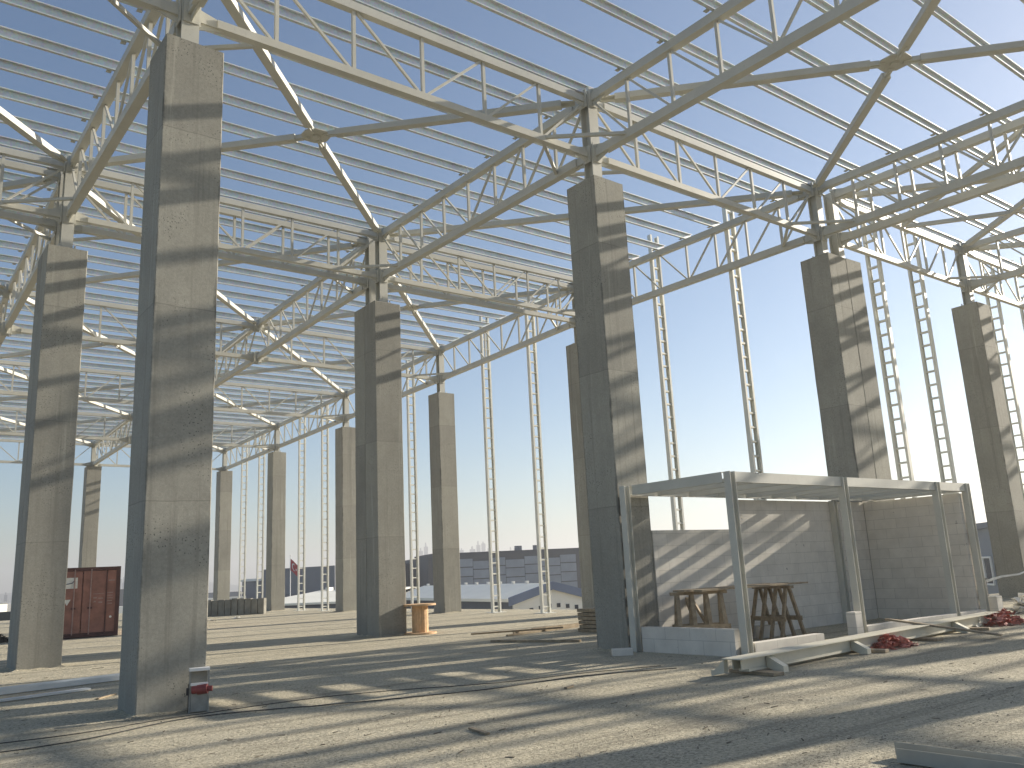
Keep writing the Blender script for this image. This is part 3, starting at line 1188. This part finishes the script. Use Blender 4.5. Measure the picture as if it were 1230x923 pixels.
# ------------------------------------------------------------------ shipping container
ct = thing('shipping_container', (3.95, 23.7, 0), 'rust red shipping container with closed doors behind the leftmost column', 'container', None, R(-11))
W2, Hh, Ln = 1.22, 2.59, 6.06
m = MB()
for s in (-1, 1):
    m.box((s * W2 - .07, -.0, .02), (s * W2 + .07, .14, Hh))
    m.box((s * W2 - .07, Ln - .14, .02), (s * W2 + .07, Ln, Hh))
    m.box((s * W2 - .05, .14, Hh - .1), (s * W2 + .05, Ln - .14, Hh - .002))
    m.box((s * W2 - .05, .14, .03), (s * W2 + .05, Ln - .14, .18))
m.box((-W2 + .07, .003, Hh - .13), (W2 - .07, .12, Hh - .003)).box((-W2 + .07, .003, .03), (W2 - .07, .12, .17))
m.box((-W2 + .07, Ln - .12, Hh - .13), (W2 - .07, Ln - .003, Hh - .003)).box((-W2 + .07, Ln - .12, .03), (W2 - .07, Ln - .003, .17))
m.build('frame', RUSTDK, ct)
m = MB()
m.box((-W2 + .05, .14, Hh - .05), (W2 - .05, Ln - .14, Hh - .02))
m.box((-W2 + .05, .14, .1), (W2 - .05, Ln - .14, .14))
for s in (-1, 1):
    yv = .16
    i = 0
    while yv < Ln - .2:
        off = .0 if i % 2 else -.035
        m.box((s * (W2 + off) - .012, yv, .18), (s * (W2 + off) + .012, yv + .135, Hh - .1))
        yv += .139
        i += 1
m.box((-W2 + .07, Ln - .08, .17), (W2 - .07, Ln - .05, Hh - .13))
m.build('side_walls', RUST, ct)
for s in (-1, 1):
    dr = MB().box((min(s * .015, s * 1.145), .03, .18), (max(s * .015, s * 1.145), .07, Hh - .14)).build('door', RUST, ct)
    for x in (.28, .82):
        MB().cyl((s * x, -.005, .12), (s * x, -.005, Hh - .07), .022, 8).build('lock_rod', RUSTDK if x > .5 else GREYMARK, dr)
    MB().box((min(s * .2, s * .36), -.02, 1.05), (max(s * .2, s * .36), .028, 1.12)).build('handle', RUSTDK, dr)
    if s < 0:
        lg = MB().box((-.86, .022, 1.82), (-.12 - .06, .029, 2.22)).build('logo_panel', BAGW, dr)
        MB().bar((-.70, .019, 1.96), (-.36, .019, 2.02), .006, .035).bar((-.36, .019, 2.02), (-.28, .019, 2.12), .006, .03).build('logo_stroke', BG_NAVY, lg)
        MB().prism([(-.62, .022, 1.42), (-.38, .022, 1.42), (-.50, .022, 1.20)], (0, .007, 0)).build('warning_triangle', BAGW, dr)
    else:
        for (x0, x1, z0, z1) in ((.88, 1.09, 2.05, 2.10), (.36, .74, 1.58, 1.60), (.38, .50, 1.42, 1.47), (.55, .72, 1.40, 1.44),
                                 (.40, .48, 1.28, 1.33), (.56, .70, 1.24, 1.30), (.84, 1.05, 1.60, 1.63), (.86, 1.04, 1.50, 1.53),
                                 (.86, 1.05, 1.40, 1.43), (.86, 1.03, 1.30, 1.33), (.88, 1.04, 1.20, 1.23)):
            MB().box((x0, .022, z0), (x1, .029, z1)).build('lettering', GREYMARK, dr)
        MB().cyl((1.0, .03, .72), (1.0, .02, .72), .045, 12).build('sticker', BAGW, dr)

# ------------------------------------------------------------------ litter, rods, cables


def lay(name, p, q, w, h, mat, label, cat, group=None, z=0.0):
    o = MB().bar((p[0], p[1], z + h / 2 + .004), (q[0], q[1], z + h / 2 + .004), w, h).build(name, mat)
    return tag(o, label, cat, group)


def cable(pts, r, label, seed, mat=DARK, z=.004):
    rn = random.Random(seed)
    P = [Vector((x, y, z)) for x, y in pts]
    out = []
    for i in range(len(P) - 1):
        for k in range(10):
            t = k / 10
            a = P[max(i - 1, 0)]
            b, c, d = P[i], P[i + 1], P[min(i + 2, len(P) - 1)]
            q = .5 * ((2 * b) + (c - a) * t + (2 * a - 5 * b + 4 * c - d) * t * t + (3 * b - a - 3 * c + d) * t ** 3)
            out.append(q + Vector((rn.uniform(-.015, .015), rn.uniform(-.015, .015), r)))
    o = MB().tube(out, r).build('power_cable', mat)
    return tag(o, label, 'cable')


cable([(-4, -1.1), (-1.2, -1.35), (.5, -.75), (2.2, -1.35), (3.21, -1.72), (4.32, -2.0), (5.95, -2.08), (7.5, -2.73)], .007,
      'thin black cable snaking past the foreground column toward the shed', 1)
cable([(-4, -.3), (-1.0, -.75), (.3, -.55), (2.65, -.57), (4.7, -1.5), (6.2, -1.8), (7.63, -2.26)], .006,
      'second black cable running behind the first toward the shed corner', 2)
lay('timber_batten', (10.2, 2.7), (9.3, 4.9), .10, .05, WOOD, 'dark batten lying on the ground left of the shed column', 'batten')
rods = [((10.6, 6.0), (13.6, 6.6), 'nearest'), ((11.2, 6.5), (14.3, 7.2), 'second'), ((10.1, 6.9), (12.6, 6.1), 'crossing'),
        ((12.4, 7.2), (15.4, 7.6), 'farthest')]
for p, q, l in rods:
    lay('timber_batten', p, q, .06, .045, WOOD, 'thin batten in the scatter below the lattice posts, %s one' % l, 'batten', 'battens scattered on the ground',
        .05 if l == 'crossing' else 0)
# stack of boards behind the shed column
for k in range(6):
    o = MB().box((-1.0, -.5, 0), (1.0, .5, .085)).build('board_stack_layer', WOOD, None, .004)
    o.name = 'timber_pallet'
    o.location = (13.3, 4.6, .004 + k * .10)
    o.rotation_euler = (0, 0, R(-8 + (k * 37) % 13))
    tag(o, 'weathered board pack left of the shed column, %s in its stack' % ['bottom one', 'second from bottom', 'third from bottom', 'third from top', 'second from top', 'top one'][k],
        'board pack', 'board packs in one stack')
for (x, y, rz, ln, l) in ((2.2, -4.8, 80, .42, 'flat dark stick in the middle foreground'),
                          (4.9, -2.9, 20, .2, 'small dark scrap of wood on the ground before the shed'),
                          (.1, 2.6, 50, .55, 'dark stick on the shaded ground left of the foreground column'),
                          (-.1, -5.5, 30, .16, 'small splinter on the ground at lower centre'),
                          (1.05, -6.2, 10, .12, 'tiny wood chip near the bottom edge')):
    a = R(rz)
    lay('wood_scrap', (x, y), (x + ln * math.cos(a), y + ln * math.sin(a)), .05, .02, WOOD, l, 'wood scrap')
for k, (x, y) in enumerate(((11.2, 31.0), (9.6, 27.2), (13.0, 32.5))):
    heap('paper_scrap', (x, y, 0), (.28, .2), .1, BAGW, ('white litter before the kerb stones, left one', 'white litter on the far ground nearest the camera',
                                                 'white litter before the kerb stones, right one')[k], 'litter', 20 + k, 16, .12)
heap('earth_heap', (.6, 25.6, 0), (1.3, 1.0), .75, DIRT, 'low dark heap of earth and rubble at the left picture edge', 'rubble heap', 31, 900, .16)
tp = MB()
pts = [Vector((24.0, -.2, .68)), Vector((24.3, -.55, .80)), Vector((24.6, -.9, .84)), Vector((25.4, -1.1, 1.02)), Vector((27.2, -1.2, 1.35))]
for i in range(len(pts) - 1):
    tp.bar(pts[i], pts[i + 1], .006, .075 - .012 * i, (.2, .5, 1), .006, .063 - .012 * i)
tag(tp.build('barrier_tape', BAGW), 'white barrier tape stretched beside the rightmost column', 'tape')
o = MB().box((-.35, -.3, 0), (.35, .3, .72)).box((-.37, -.32, .72), (.37, .32, .76)).build('dark_bin', DARK)
o.location = (23.9, .2, .003)
tag(o, 'dark upright bin between the shed and the rightmost column', 'bin')

# dust and crumbs banked against the column feet
rn = random.Random(12)
m = MB()
for (x0, y0, wx, wy, i, j, lab) in COLS:
    if x0 > 30 or y0 < 0:
        continue
    per = [(x0 + wx * t, y0) for t in (0, .25, .5, .75, 1)] + [(x0 + wx, y0 + wy * t) for t in (.3, .6, 1)] + \
          [(x0 + wx * t, y0 + wy) for t in (.6, .3, 0)] + [(x0, y0 + wy * t) for t in (.75, .5, .25)]
    cx, cy = x0 + wx / 2, y0 + wy / 2
    k = len(m.v)
    nn = len(per)
    for (x, y) in per:
        hh, ww = rn.uniform(.015, .06), rn.uniform(.06, .26)
        dx, dy = (x - cx) / (wx / 2), (y - cy) / (wy / 2)
        m.v.append((x - dx * .02, y - dy * .02, hh))
        m.v.append((x + dx * ww * .45, y + dy * ww * .45, hh * .35))
        m.v.append((x + dx * ww, y + dy * ww, -.004))
    for q in range(nn):
        o_ = (q + 1) % nn
        for r_ in range(2):
            m.f.append((k + 3 * q + r_, k + 3 * o_ + r_, k + 3 * o_ + r_ + 1, k + 3 * q + r_ + 1))
tag(m.build('dust', GROUND), 'pale dust banked around the feet of the columns', 'dust', None, 'stuff')

# splinters and scraps too many to count
rn = random.Random(41)
m = MB()
for i in range(200):
    u, v = rn.uniform(0, 1230), 742 + 175 * rn.random() ** 1.3
    d = ray(u, v)
    q = CAM + d * (-CAM.z / d.z)
    if q.x > 17 or q.y > 45 or any(abs(q.x - c_[0] - .45) < .8 and abs(q.y - c_[1] - .45) < .8 for c_ in COLS):
        continue
    if 8.8 < q.x < 18.6 and -3 < q.y < .3:
        continue
    a, ln = rn.gauss(.1, .9), rn.uniform(.012, .045) * (3 if q.y > 4 else 1)
    w = rn.uniform(.005, .013)
    e = Vector((math.cos(a), math.sin(a), 0)) * ln
    p = Vector((q.x, q.y, w * .35 + .001))
    m.bar(p - e, p + e + Vector((0, 0, rn.uniform(0, .012))), w, w * .6)
tag(m.build('debris', plain('dark_splinters', (.17, .145, .105), .9, 0, .5, 5)), 'dark splinters and scraps strewn over the slab', 'debris', None, 'stuff')

# loose grit and crumbs on the slab
rn = random.Random(99)
m = MB()
for i in range(15000):
    u, v = rn.uniform(-40, 1270), 745 + 190 * rn.random() ** .8
    d = ray(u, v)
    if d.z > -.02:
        continue
    q = CAM + d * (-CAM.z / d.z)
    if q.x > 20:
        continue
    q.x += rn.uniform(-.4, .4)
    q.y += rn.uniform(-.4, .4)
    s = rn.uniform(.0025, .0075) * (2.2 if rn.random() < .03 else 1)
    k = len(m.v)
    a = rn.uniform(0, 6.28)
    for e in range(3):
        t = a + e * 2.1
        m.v.append((q.x + s * 1.4 * math.cos(t), q.y + s * 1.4 * math.sin(t), -.002))
    m.v.append((q.x + rn.uniform(-.4, .4) * s, q.y + rn.uniform(-.4, .4) * s, s * rn.uniform(.35, .8)))
    m.f += [(k, k + 1, k + 3), (k + 1, k + 2, k + 3), (k + 2, k, k + 3)]
o = m.build('gravel', plain('grit_stone', (.20, .18, .135), .95, 0, .5, 3))
tag(o, 'scattered grit and crumbs on the dusty slab', 'grit', None, 'stuff')

# ------------------------------------------------------------------ surroundings


def facing_frame(p, q):
    e = (q - p)
    e.z = 0
    L = e.length
    e.normalize()
    nrm = Vector((-e.y, e.x, 0))
    if nrm.dot(p - CAM) < 0:
        nrm = -nrm
    return e, nrm, L


def block_building(name, u0, d0, u1, d1, vtop, depth, mat, label, cat='building', zb=LOW - .2, extra=None):
    """box building whose front runs between two photo columns at two distances"""
    p, q = at(u0, vtop, d0), at(u1, vtop, d1)
    zt = max(p.z, q.z) if vtop else p.z
    zt = at((u0 + u1) / 2, vtop, (d0 + d1) / 2).z
    e, nr, L = facing_frame(p, q)
    t = thing(name, (p.x, p.y, zb), label, cat)
    h = zt - zb
    t.rotation_euler = (0, 0, math.atan2(e.y, e.x))
    sg = 1 if (Vector((-e.y, e.x, 0)).dot(nr) > 0) else -1
    MB().box((0, min(0, sg * depth), 0), (L, max(0, sg * depth), h)).build('wall', mat, t)
    return t, L, h, sg


# long dark building with blue grey panels
t, L, h, sg = block_building('office_building', 514, 150, 846, 168, 662, 30, BG_DARK, 'long charcoal building with blue grey panel bands behind the white hall')
f = L / (846 - 514)
cols = [(564, 660), (808, 846)]
zb0 = h - 7.6
pu = [545, 563, 581, 600, 622, 641, 664, 683]
zs = [h - 7.2, h - 5.4, h - 3.7, h - 2.1, h - .6]
for i in range(len(pu) - 1):
    for j in range(4):
        off = .45 * (i % 2)
        x0, x1 = (pu[i] - 514) * f + .04, (pu[i + 1] - 514) * f - .04
        MB().box((x0, -sg * .3, zs[j] + .06 - off), (x1, -sg * .02, zs[j + 1] - .10 - off)).build('panel', BG_BLUE, t)
for i, (a, b_) in enumerate(((735, 752), (754, 780))):
    for j in range(1, 4):
        MB().box(((a - 514) * f, -sg * .3, zs[j] + .1), ((b_ - 514) * f, -sg * .02, zs[j + 1] - .3)).build('panel', BG_BLUE, t)
MB().box((1, sg * 3, h + .002), (L - 1, sg * 20, h + .5)).build('roof_kerb', BG_DARK, t)
MB().box(((757 - 514) * f, sg * 4, h + .5), ((800 - 514) * f, sg * 12, h + 2.6)).build('roof_plant', BG_GREY, t)
for u in (618, 622, 640):
    MB().box(((u - 514) * f, sg * 3, h + .5), ((u - 514) * f + .6, sg * 3.6, h + 1.3)).build('roof_vent', BG_GREY, t)

def low_hall(name, u0, d0, u1, d1, v_eave, v_ridge, depth, wallm, roofm, label):
    a, b_ = at(u0, v_eave, d0), at(u1, v_eave, d1)
    ze = at((u0 + u1) / 2, v_eave, (d0 + d1) / 2).z
    e, nr, Ln_ = facing_frame(a, b_)
    mid = (a + b_) / 2 + nr * depth
    dd = ray((u0 + u1) / 2, v_ridge)
    zr_ = CAM.z + dd.z / math.hypot(dd.x, dd.y) * math.hypot(mid.x - CAM.x, mid.y - CAM.y)
    t = thing(name, (a.x, a.y, LOW - .1), label, 'warehouse', None, math.atan2(e.y, e.x))
    sg = 1 if (Vector((-e.y, e.x, 0)).dot(nr) > 0) else -1
    he, hr = ze - LOW + .1, zr_ - LOW + .1
    D = sg * depth
    MB().hexa([(0, 0, 0), (Ln_, 0, 0), (Ln_, 2 * D, 0), (0, 2 * D, 0), (0, 0, he - .05), (Ln_, 0, he - .05), (Ln_, 2 * D, he - .05), (0, 2 * D, he - .05)]).build('wall', wallm, t)
    m = MB()
    m.prism([(-.3, -sg * .4, he), (-.3, D, hr), (-.3, D, hr + .15), (-.3, -sg * .4, he + .22)], (Ln_ + .6, 0, 0))
    m.prism([(-.3, D, hr), (-.3, 2 * D + sg * .4, he), (-.3, 2 * D + sg * .4, he + .22), (-.3, D, hr + .15)], (Ln_ + .6, 0, 0))
    m.build('roof', roofm, t)
    return t, Ln_, he, hr, sg


# white gabled hall: navy long side to the left with a cream roof, white gable to the right
c0 = at(617, 723, 74)
e0 = at(474, 719, 104)
ze = c0.z - LOW + .1
el = Vector((e0.x - c0.x, e0.y - c0.y, 0))
LL = el.length
el.normalize()
gl = Vector((-el.y, el.x, 0))
if gl.dot(CF) < 0:
    gl = -gl
lo_, hi_ = 1.0, 40.0
for _ in range(40):
    md_ = (lo_ + hi_) / 2
    dv = c0 + gl * md_ - CAM
    if 615 + FPX * dv.dot(CR) / dv.dot(CF) < 663:
        lo_ = md_
    else:
        hi_ = md_
GW = 2 * lo_
rd = ray(663, 704)
# gable apex: halfway along the gable
ap = c0 + gl * GW / 2
zr_ = CAM.z + rd.z / math.hypot(rd.x, rd.y) * math.hypot(ap.x - CAM.x, ap.y - CAM.y) - LOW + .1
t = thing('gabled_hall', (c0.x, c0.y, LOW - .1), 'low hall with cream roof, navy long wall and white gable with small vents', 'warehouse', None,
          math.atan2(gl.y, gl.x))
sg = 1 if el.dot(Vector((-gl.y, gl.x, 0))) > 0 else -1
MB().prism([(0, 0, 0), (GW, 0, 0), (GW, 0, ze), (GW / 2, 0, zr_), (0, 0, ze)], (0, sg * .25, 0)).build('gable_wall', BG_WHITE, t)
MB().prism([(.01, sg * .252, 0), (GW - .01, sg * .252, 0), (GW - .01, sg * .252, ze - .05), (GW / 2, sg * .252, zr_ - .05), (.01, sg * .252, ze - .05)], (0, sg * (LL - .3), 0)).build('wall', BG_NAVY, t)
m = MB()
rt = .28
m.prism([(-.5, sg * -.12, ze - .02), (GW / 2, sg * -.12, zr_ + .02), (GW / 2, sg * -.12, zr_ + rt), (-.5, sg * -.12, ze + rt - .04)], (0, sg * LL, 0))
m.prism([(GW / 2 + .003, sg * -.12, zr_ + .02), (GW + .5, sg * -.12, ze - .02), (GW + .5, sg * -.12, ze + rt - .04), (GW / 2 + .003, sg * -.12, zr_ + rt)], (0, sg * LL, 0))
m.build('roof', BG_ROOF, t)
m = MB()
m.prism([(-.56, 0, ze - .35), (GW / 2, 0, zr_ - .3), (GW / 2, 0, zr_ + rt + .12), (-.56, 0, ze + rt + .08)], (0, sg * -.2, 0))
m.prism([(GW / 2 + .003, 0, zr_ - .3), (GW + .56, 0, ze - .35), (GW + .56, 0, ze + rt + .08), (GW / 2 + .003, 0, zr_ + rt + .12)], (0, sg * -.2, 0))
o = m.build('verge_trim', BG_ROOFB, t)
o.location = (0, sg * -.13, 0)
for k in range(8):
    xx = GW * (.08 + .12 * k)
    zz = ze - 1.15 + (zr_ - ze) * (1 - abs(xx - GW / 2) / (GW / 2)) * .45
    MB().box((xx, -sg * .05, zz), (xx + .34, -sg * .008, zz + .34)).build('vent', BG_STRIP, t)
for k in range(11):
    yy = sg * LL * (.05 + .09 * k)
    MB().box((GW / 2 - .14, yy, zr_ + rt + .01), (GW / 2 + .14, yy + .28, zr_ + rt + .22)).build('roof_vent', WHITE, t)
for k in range(7):
    yy = sg * LL * (.08 + .13 * k)
    MB().box((-.05, yy, ze - 2.3), (.004, yy + sg * 1.3, ze - 1.6)).build('window', BG_GREY, t)
print('hall', GW, ze, zr_, LL)

# left group
t, L, h, sg = block_building('grey_warehouse', 316, 160, 402, 150, 682, 30, BG_GREY, 'tall blue grey warehouse behind the flag')
MB().box((L * .2, -sg * .2, 2), (L * .98, -sg * .02, h - 4.4)).build('lower_cladding', BG_NAVY, t)
t, Ln_, he, hr, sg = low_hall('warehouse', 298, 101.5, 416, 94, 727, 713, 14, BG_NAVY, BG_ROOF, 'low cream roofed shed in front of the blue grey warehouse')
for k in range(6):
    xx = Ln_ * (.08 + .16 * k)
    MB().box((xx, sg * 13.4, hr + .1), (xx + .5, sg * 14.4, hr + .5)).build('roof_vent', WHITE, t)
t, L, h, sg = block_building('flat_roofed_building', 291, 190, 332, 182, 698, 20, BG_GREY, 'low grey building with pale roof edge left of the flag column')
MB().box((-.4, -sg * .6, h + .003), (L + .4, sg * 20, h + .5)).build('roof', BG_WHITE, t)
t, L, h, sg = block_building('storage_yard_building', 236, 170, 290, 172, 712, 16, BG_GREY, 'dim low building with white canopy bars behind the kerb stones')
MB().box((0, -sg * 3, h - 1.2), (L, sg * -.02, h - .9)).build('canopy', BG_WHITE, t)
for k in range(6):
    MB().box((L * k / 6, -sg * 3, 0), (L * k / 6 + .2, -sg * 2.8, h - 1.2)).build('canopy_post', BG_WHITE, t)
t, L, h, sg = block_building('white_house', -30, 230, 9, 235, 726, 12, BG_WHITE, 'small sunlit white building at the left picture edge')
MB().box((-.3, -.3 * sg, h + .003), (L + .3, sg * 12.3, h + .4)).build('roof', BG_GREY, t)
t, L, h, sg = block_building('site_fence', -90, 95, 30, 92, 737, .3, BG_STRIP, 'low dark hoarding at the left picture edge', 'hoarding')
t, L, h, sg = block_building('far_block', 137, 330, 153, 330, 708, 20, BG_DARK, 'distant dark block seen between container and foreground column')
MB().box((-2, -sg * 9, 0), (L + 2, -sg * .05, h * .42)).build('annex', BG_WHITE, t)
t, L, h, sg = block_building('far_block', 486, 210, 522, 205, 682, 20, BG_DARK, 'dark roofed block left end of the charcoal building')
for j in range(3):
    MB().box((0.5, -sg * .25, h - 2.2 - j * 2.3), (L - .5, -sg * .02, h - 1.4 - j * 2.3)).build('window_band', BG_BLUE, t)
# right: blue grey building between shed and rightmost column
t, L, h, sg = block_building('blue_grey_building', 1148, 95, 1240, 78, 634, 24, plain('blue_slate_wall', (.17, .195, .22), .6, 0, .12, .25), 'blue grey building with a framed window past the right end of the shed')
f = L / (1240 - 1148)
wx = (1181 - 1148) * f
wn = MB().box((wx, -sg * .05, h - 4.8), (wx + 1.7, -sg * .01, h - 2.6)).build('window', BG_GLASS, t)
m = MB()
for (x0, x1, z0, z1) in ((wx - .15, wx + 1.85, h - 2.6, h - 2.45), (wx - .15, wx + 1.85, h - 4.95, h - 4.8), (wx - .15, wx, h - 4.8, h - 2.6), (wx + 1.7, wx + 1.85, h - 4.8, h - 2.6)):
    m.box((x0, -sg * .16, z0), (x1, -sg * .012, z1))
m.build('window_frame', BG_WHITE, wn)
MB().box((-.3, -.4 * sg, h + .003), (L + .3, sg * 24, h + .5)).build('roof', BG_GREY, t)

# flag
fp = at(348.5, 712, 120)
ftop = at(348.5, 671, 120).z
fl = thing('flagpole', (fp.x, fp.y, LOW), 'slim white flagpole before the blue grey warehouse', 'flagpole')
MB().cyl((0, 0, 0), (0, 0, ftop - LOW + .3), .09, 10, .05).build('pole', WHITE, fl)
MB().cyl((0, 0, ftop - LOW + .3), (0, 0, ftop - LOW + .45), .09, 10).build('finial', WHITE, fl)
fe = Vector((CR.x, CR.y, 0)).normalized()
fw = thing('national_flag', (fp.x, fp.y, ftop), 'red flag with white crescent and star hanging from the pole', 'flag')


def flag_pt(s, tt, off=0.0):
    x = 1.25 * s
    return fe * x + Vector((CF.x, CF.y, 0)).normalized() * (.18 * math.sin(7 * s) * s - off) + Vector((0, 0, -1.5 * tt - 1.1 * s - .15 * s * s))


m = MB()
ns = 10
for i in range(ns + 1):
    for j in range(ns + 1):
        m.v.append(tuple(flag_pt(.04 + .96 * i / ns, j / ns)))
for i in range(ns):
    for j in range(ns):
        k = i * (ns + 1) + j
        m.f.append((k, k + 1, k + ns + 2, k + ns + 1))
k0_ = len(m.v)
m.build('cloth', FLAGRED, fw)
m = MB()
ci = []
for k in range(25):
    an = R(40) + (2 * math.pi - R(80)) * k / 24
    ci.append((.38 + .21 * math.cos(an), .5 + .30 * math.sin(an)))
co = []
for k in range(25):
    an = R(50) + (2 * math.pi - R(100)) * k / 24
    co.append((.42 + .165 * math.cos(an), .5 + .235 * math.sin(an)))
for k in range(25):
    m.v.append(tuple(flag_pt(*ci[k], .03)))
    m.v.append(tuple(flag_pt(*co[k], .03)))
for k in range(24):
    m.f.append((2 * k, 2 * k + 1, 2 * k + 3, 2 * k + 2))
m.build('crescent', WHITE, fw)
m = MB()
for k in range(10):
    an = math.pi + 2 * math.pi * k / 10
    r_ = 1 if k % 2 == 0 else .42
    m.v.append(tuple(flag_pt(.66 + .10 * r_ * math.cos(an), .5 + .14 * r_ * math.sin(an), .03)))
m.f.append(tuple(range(10)))
m.build('star', WHITE, fw)

# distant towers
TW = [(503, 508, 662, 1500), (509, 514, 657, 1500), (497, 502, 672, 1450), (564, 571, 660, 1500), (572, 577, 655, 1480),
      (578, 583, 653, 1480), (584, 590, 662, 1480), (611, 616, 662, 1600), (617, 622, 659, 1600), (623, 628, 664, 1600),
      (552, 557, 661, 1550), (142, 146, 696, 1200), (5, 9, 715, 1200), (147, 150, 700, 1250)]
wh = 'leftmost second third fourth fifth sixth seventh eighth ninth tenth'.split()
for k, (u0, u1, v, d0) in enumerate(sorted(TW)):
    a, b_ = at(u0, v, d0), at(u1, v, d0)
    t = thing('tower_block', (a.x, a.y, LOW), 'faint high-rise tower on the hazy skyline, number %d counted from the left' % (k + 1), 'tower block', 'hazy skyline towers')
    t['label'] = 'faint high-rise on the hazy skyline, %s tower from the left' % ('leftmost second third fourth fifth sixth seventh eighth ninth tenth eleventh twelfth thirteenth fourteenth'.split()[k])
    e, nr, L = facing_frame(a, b_)
    t.rotation_euler = (0, 0, math.atan2(e.y, e.x))
    hh = a.z - LOW
    MB().box((0, 0, 0), (L, L, hh)).build('facade', BG_TOWER, t)
    MB().box((L * .3, L * .3, hh + .003), (L * .6, L * .6, hh + 3 + 2 * (k % 3))).build('roof_plant', BG_TOWER, t)

# far hills
rn = random.Random(4)
m = MB()
prev = None
for k in range(0, 121):
    an = -1.2 + 3.6 * k / 120
    dd = 2050 + 120 * math.sin(k * .7)
    hgt = 10 + 9 * math.sin(k * .31) + 6 * math.sin(k * .83 + 1) + rn.uniform(-2, 2)
    if 1.15 < an < 1.5:
        hgt += 14 * math.sin((an - 1.15) / .35 * math.pi)
    c_, s_ = math.cos(an), math.sin(an)
    i0 = len(m.v)
    m.v += [(c_ * (dd - 250), s_ * (dd - 250), LOW - .5), (c_ * dd, s_ * dd, LOW + max(4, hgt)), (c_ * (dd + 250), s_ * (dd + 250), LOW - .5)]
    if prev is not None:
        m.f += [(prev, i0, i0 + 1, prev + 1), (prev + 1, i0 + 1, i0 + 2, prev + 2)]
    prev = i0
tag(m.build('hills', HILLM), kind='structure')

# ------------------------------------------------------------------ haze
HZ = MB().box((-2600, -2600, LOW - 1.2), (2700, 2700, 62)).build('haze', None) if False else None
hm = bpy.data.materials.new('haze_air')
hm.use_nodes = True
nt = hm.node_tree
for n_ in list(nt.nodes):
    if n_.type == 'BSDF_PRINCIPLED':
        nt.nodes.remove(n_)
pv = nt.nodes.new('ShaderNodeVolumePrincipled')
pv.inputs['Color'].default_value = (0.93, 0.93, 0.95, 1)
pv.inputs['Density'].default_value = 0.0008
pv.inputs['Anisotropy'].default_value = 0.35
nt.links.new(pv.outputs[0], nt.nodes['Material Output'].inputs['Volume'])
tag(MB().box((-2600, -2600, LOW - 1.2), (2700, 2700, 74)).build('haze', hm), 'thin pale haze over the whole site', 'haze', None, 'stuff')
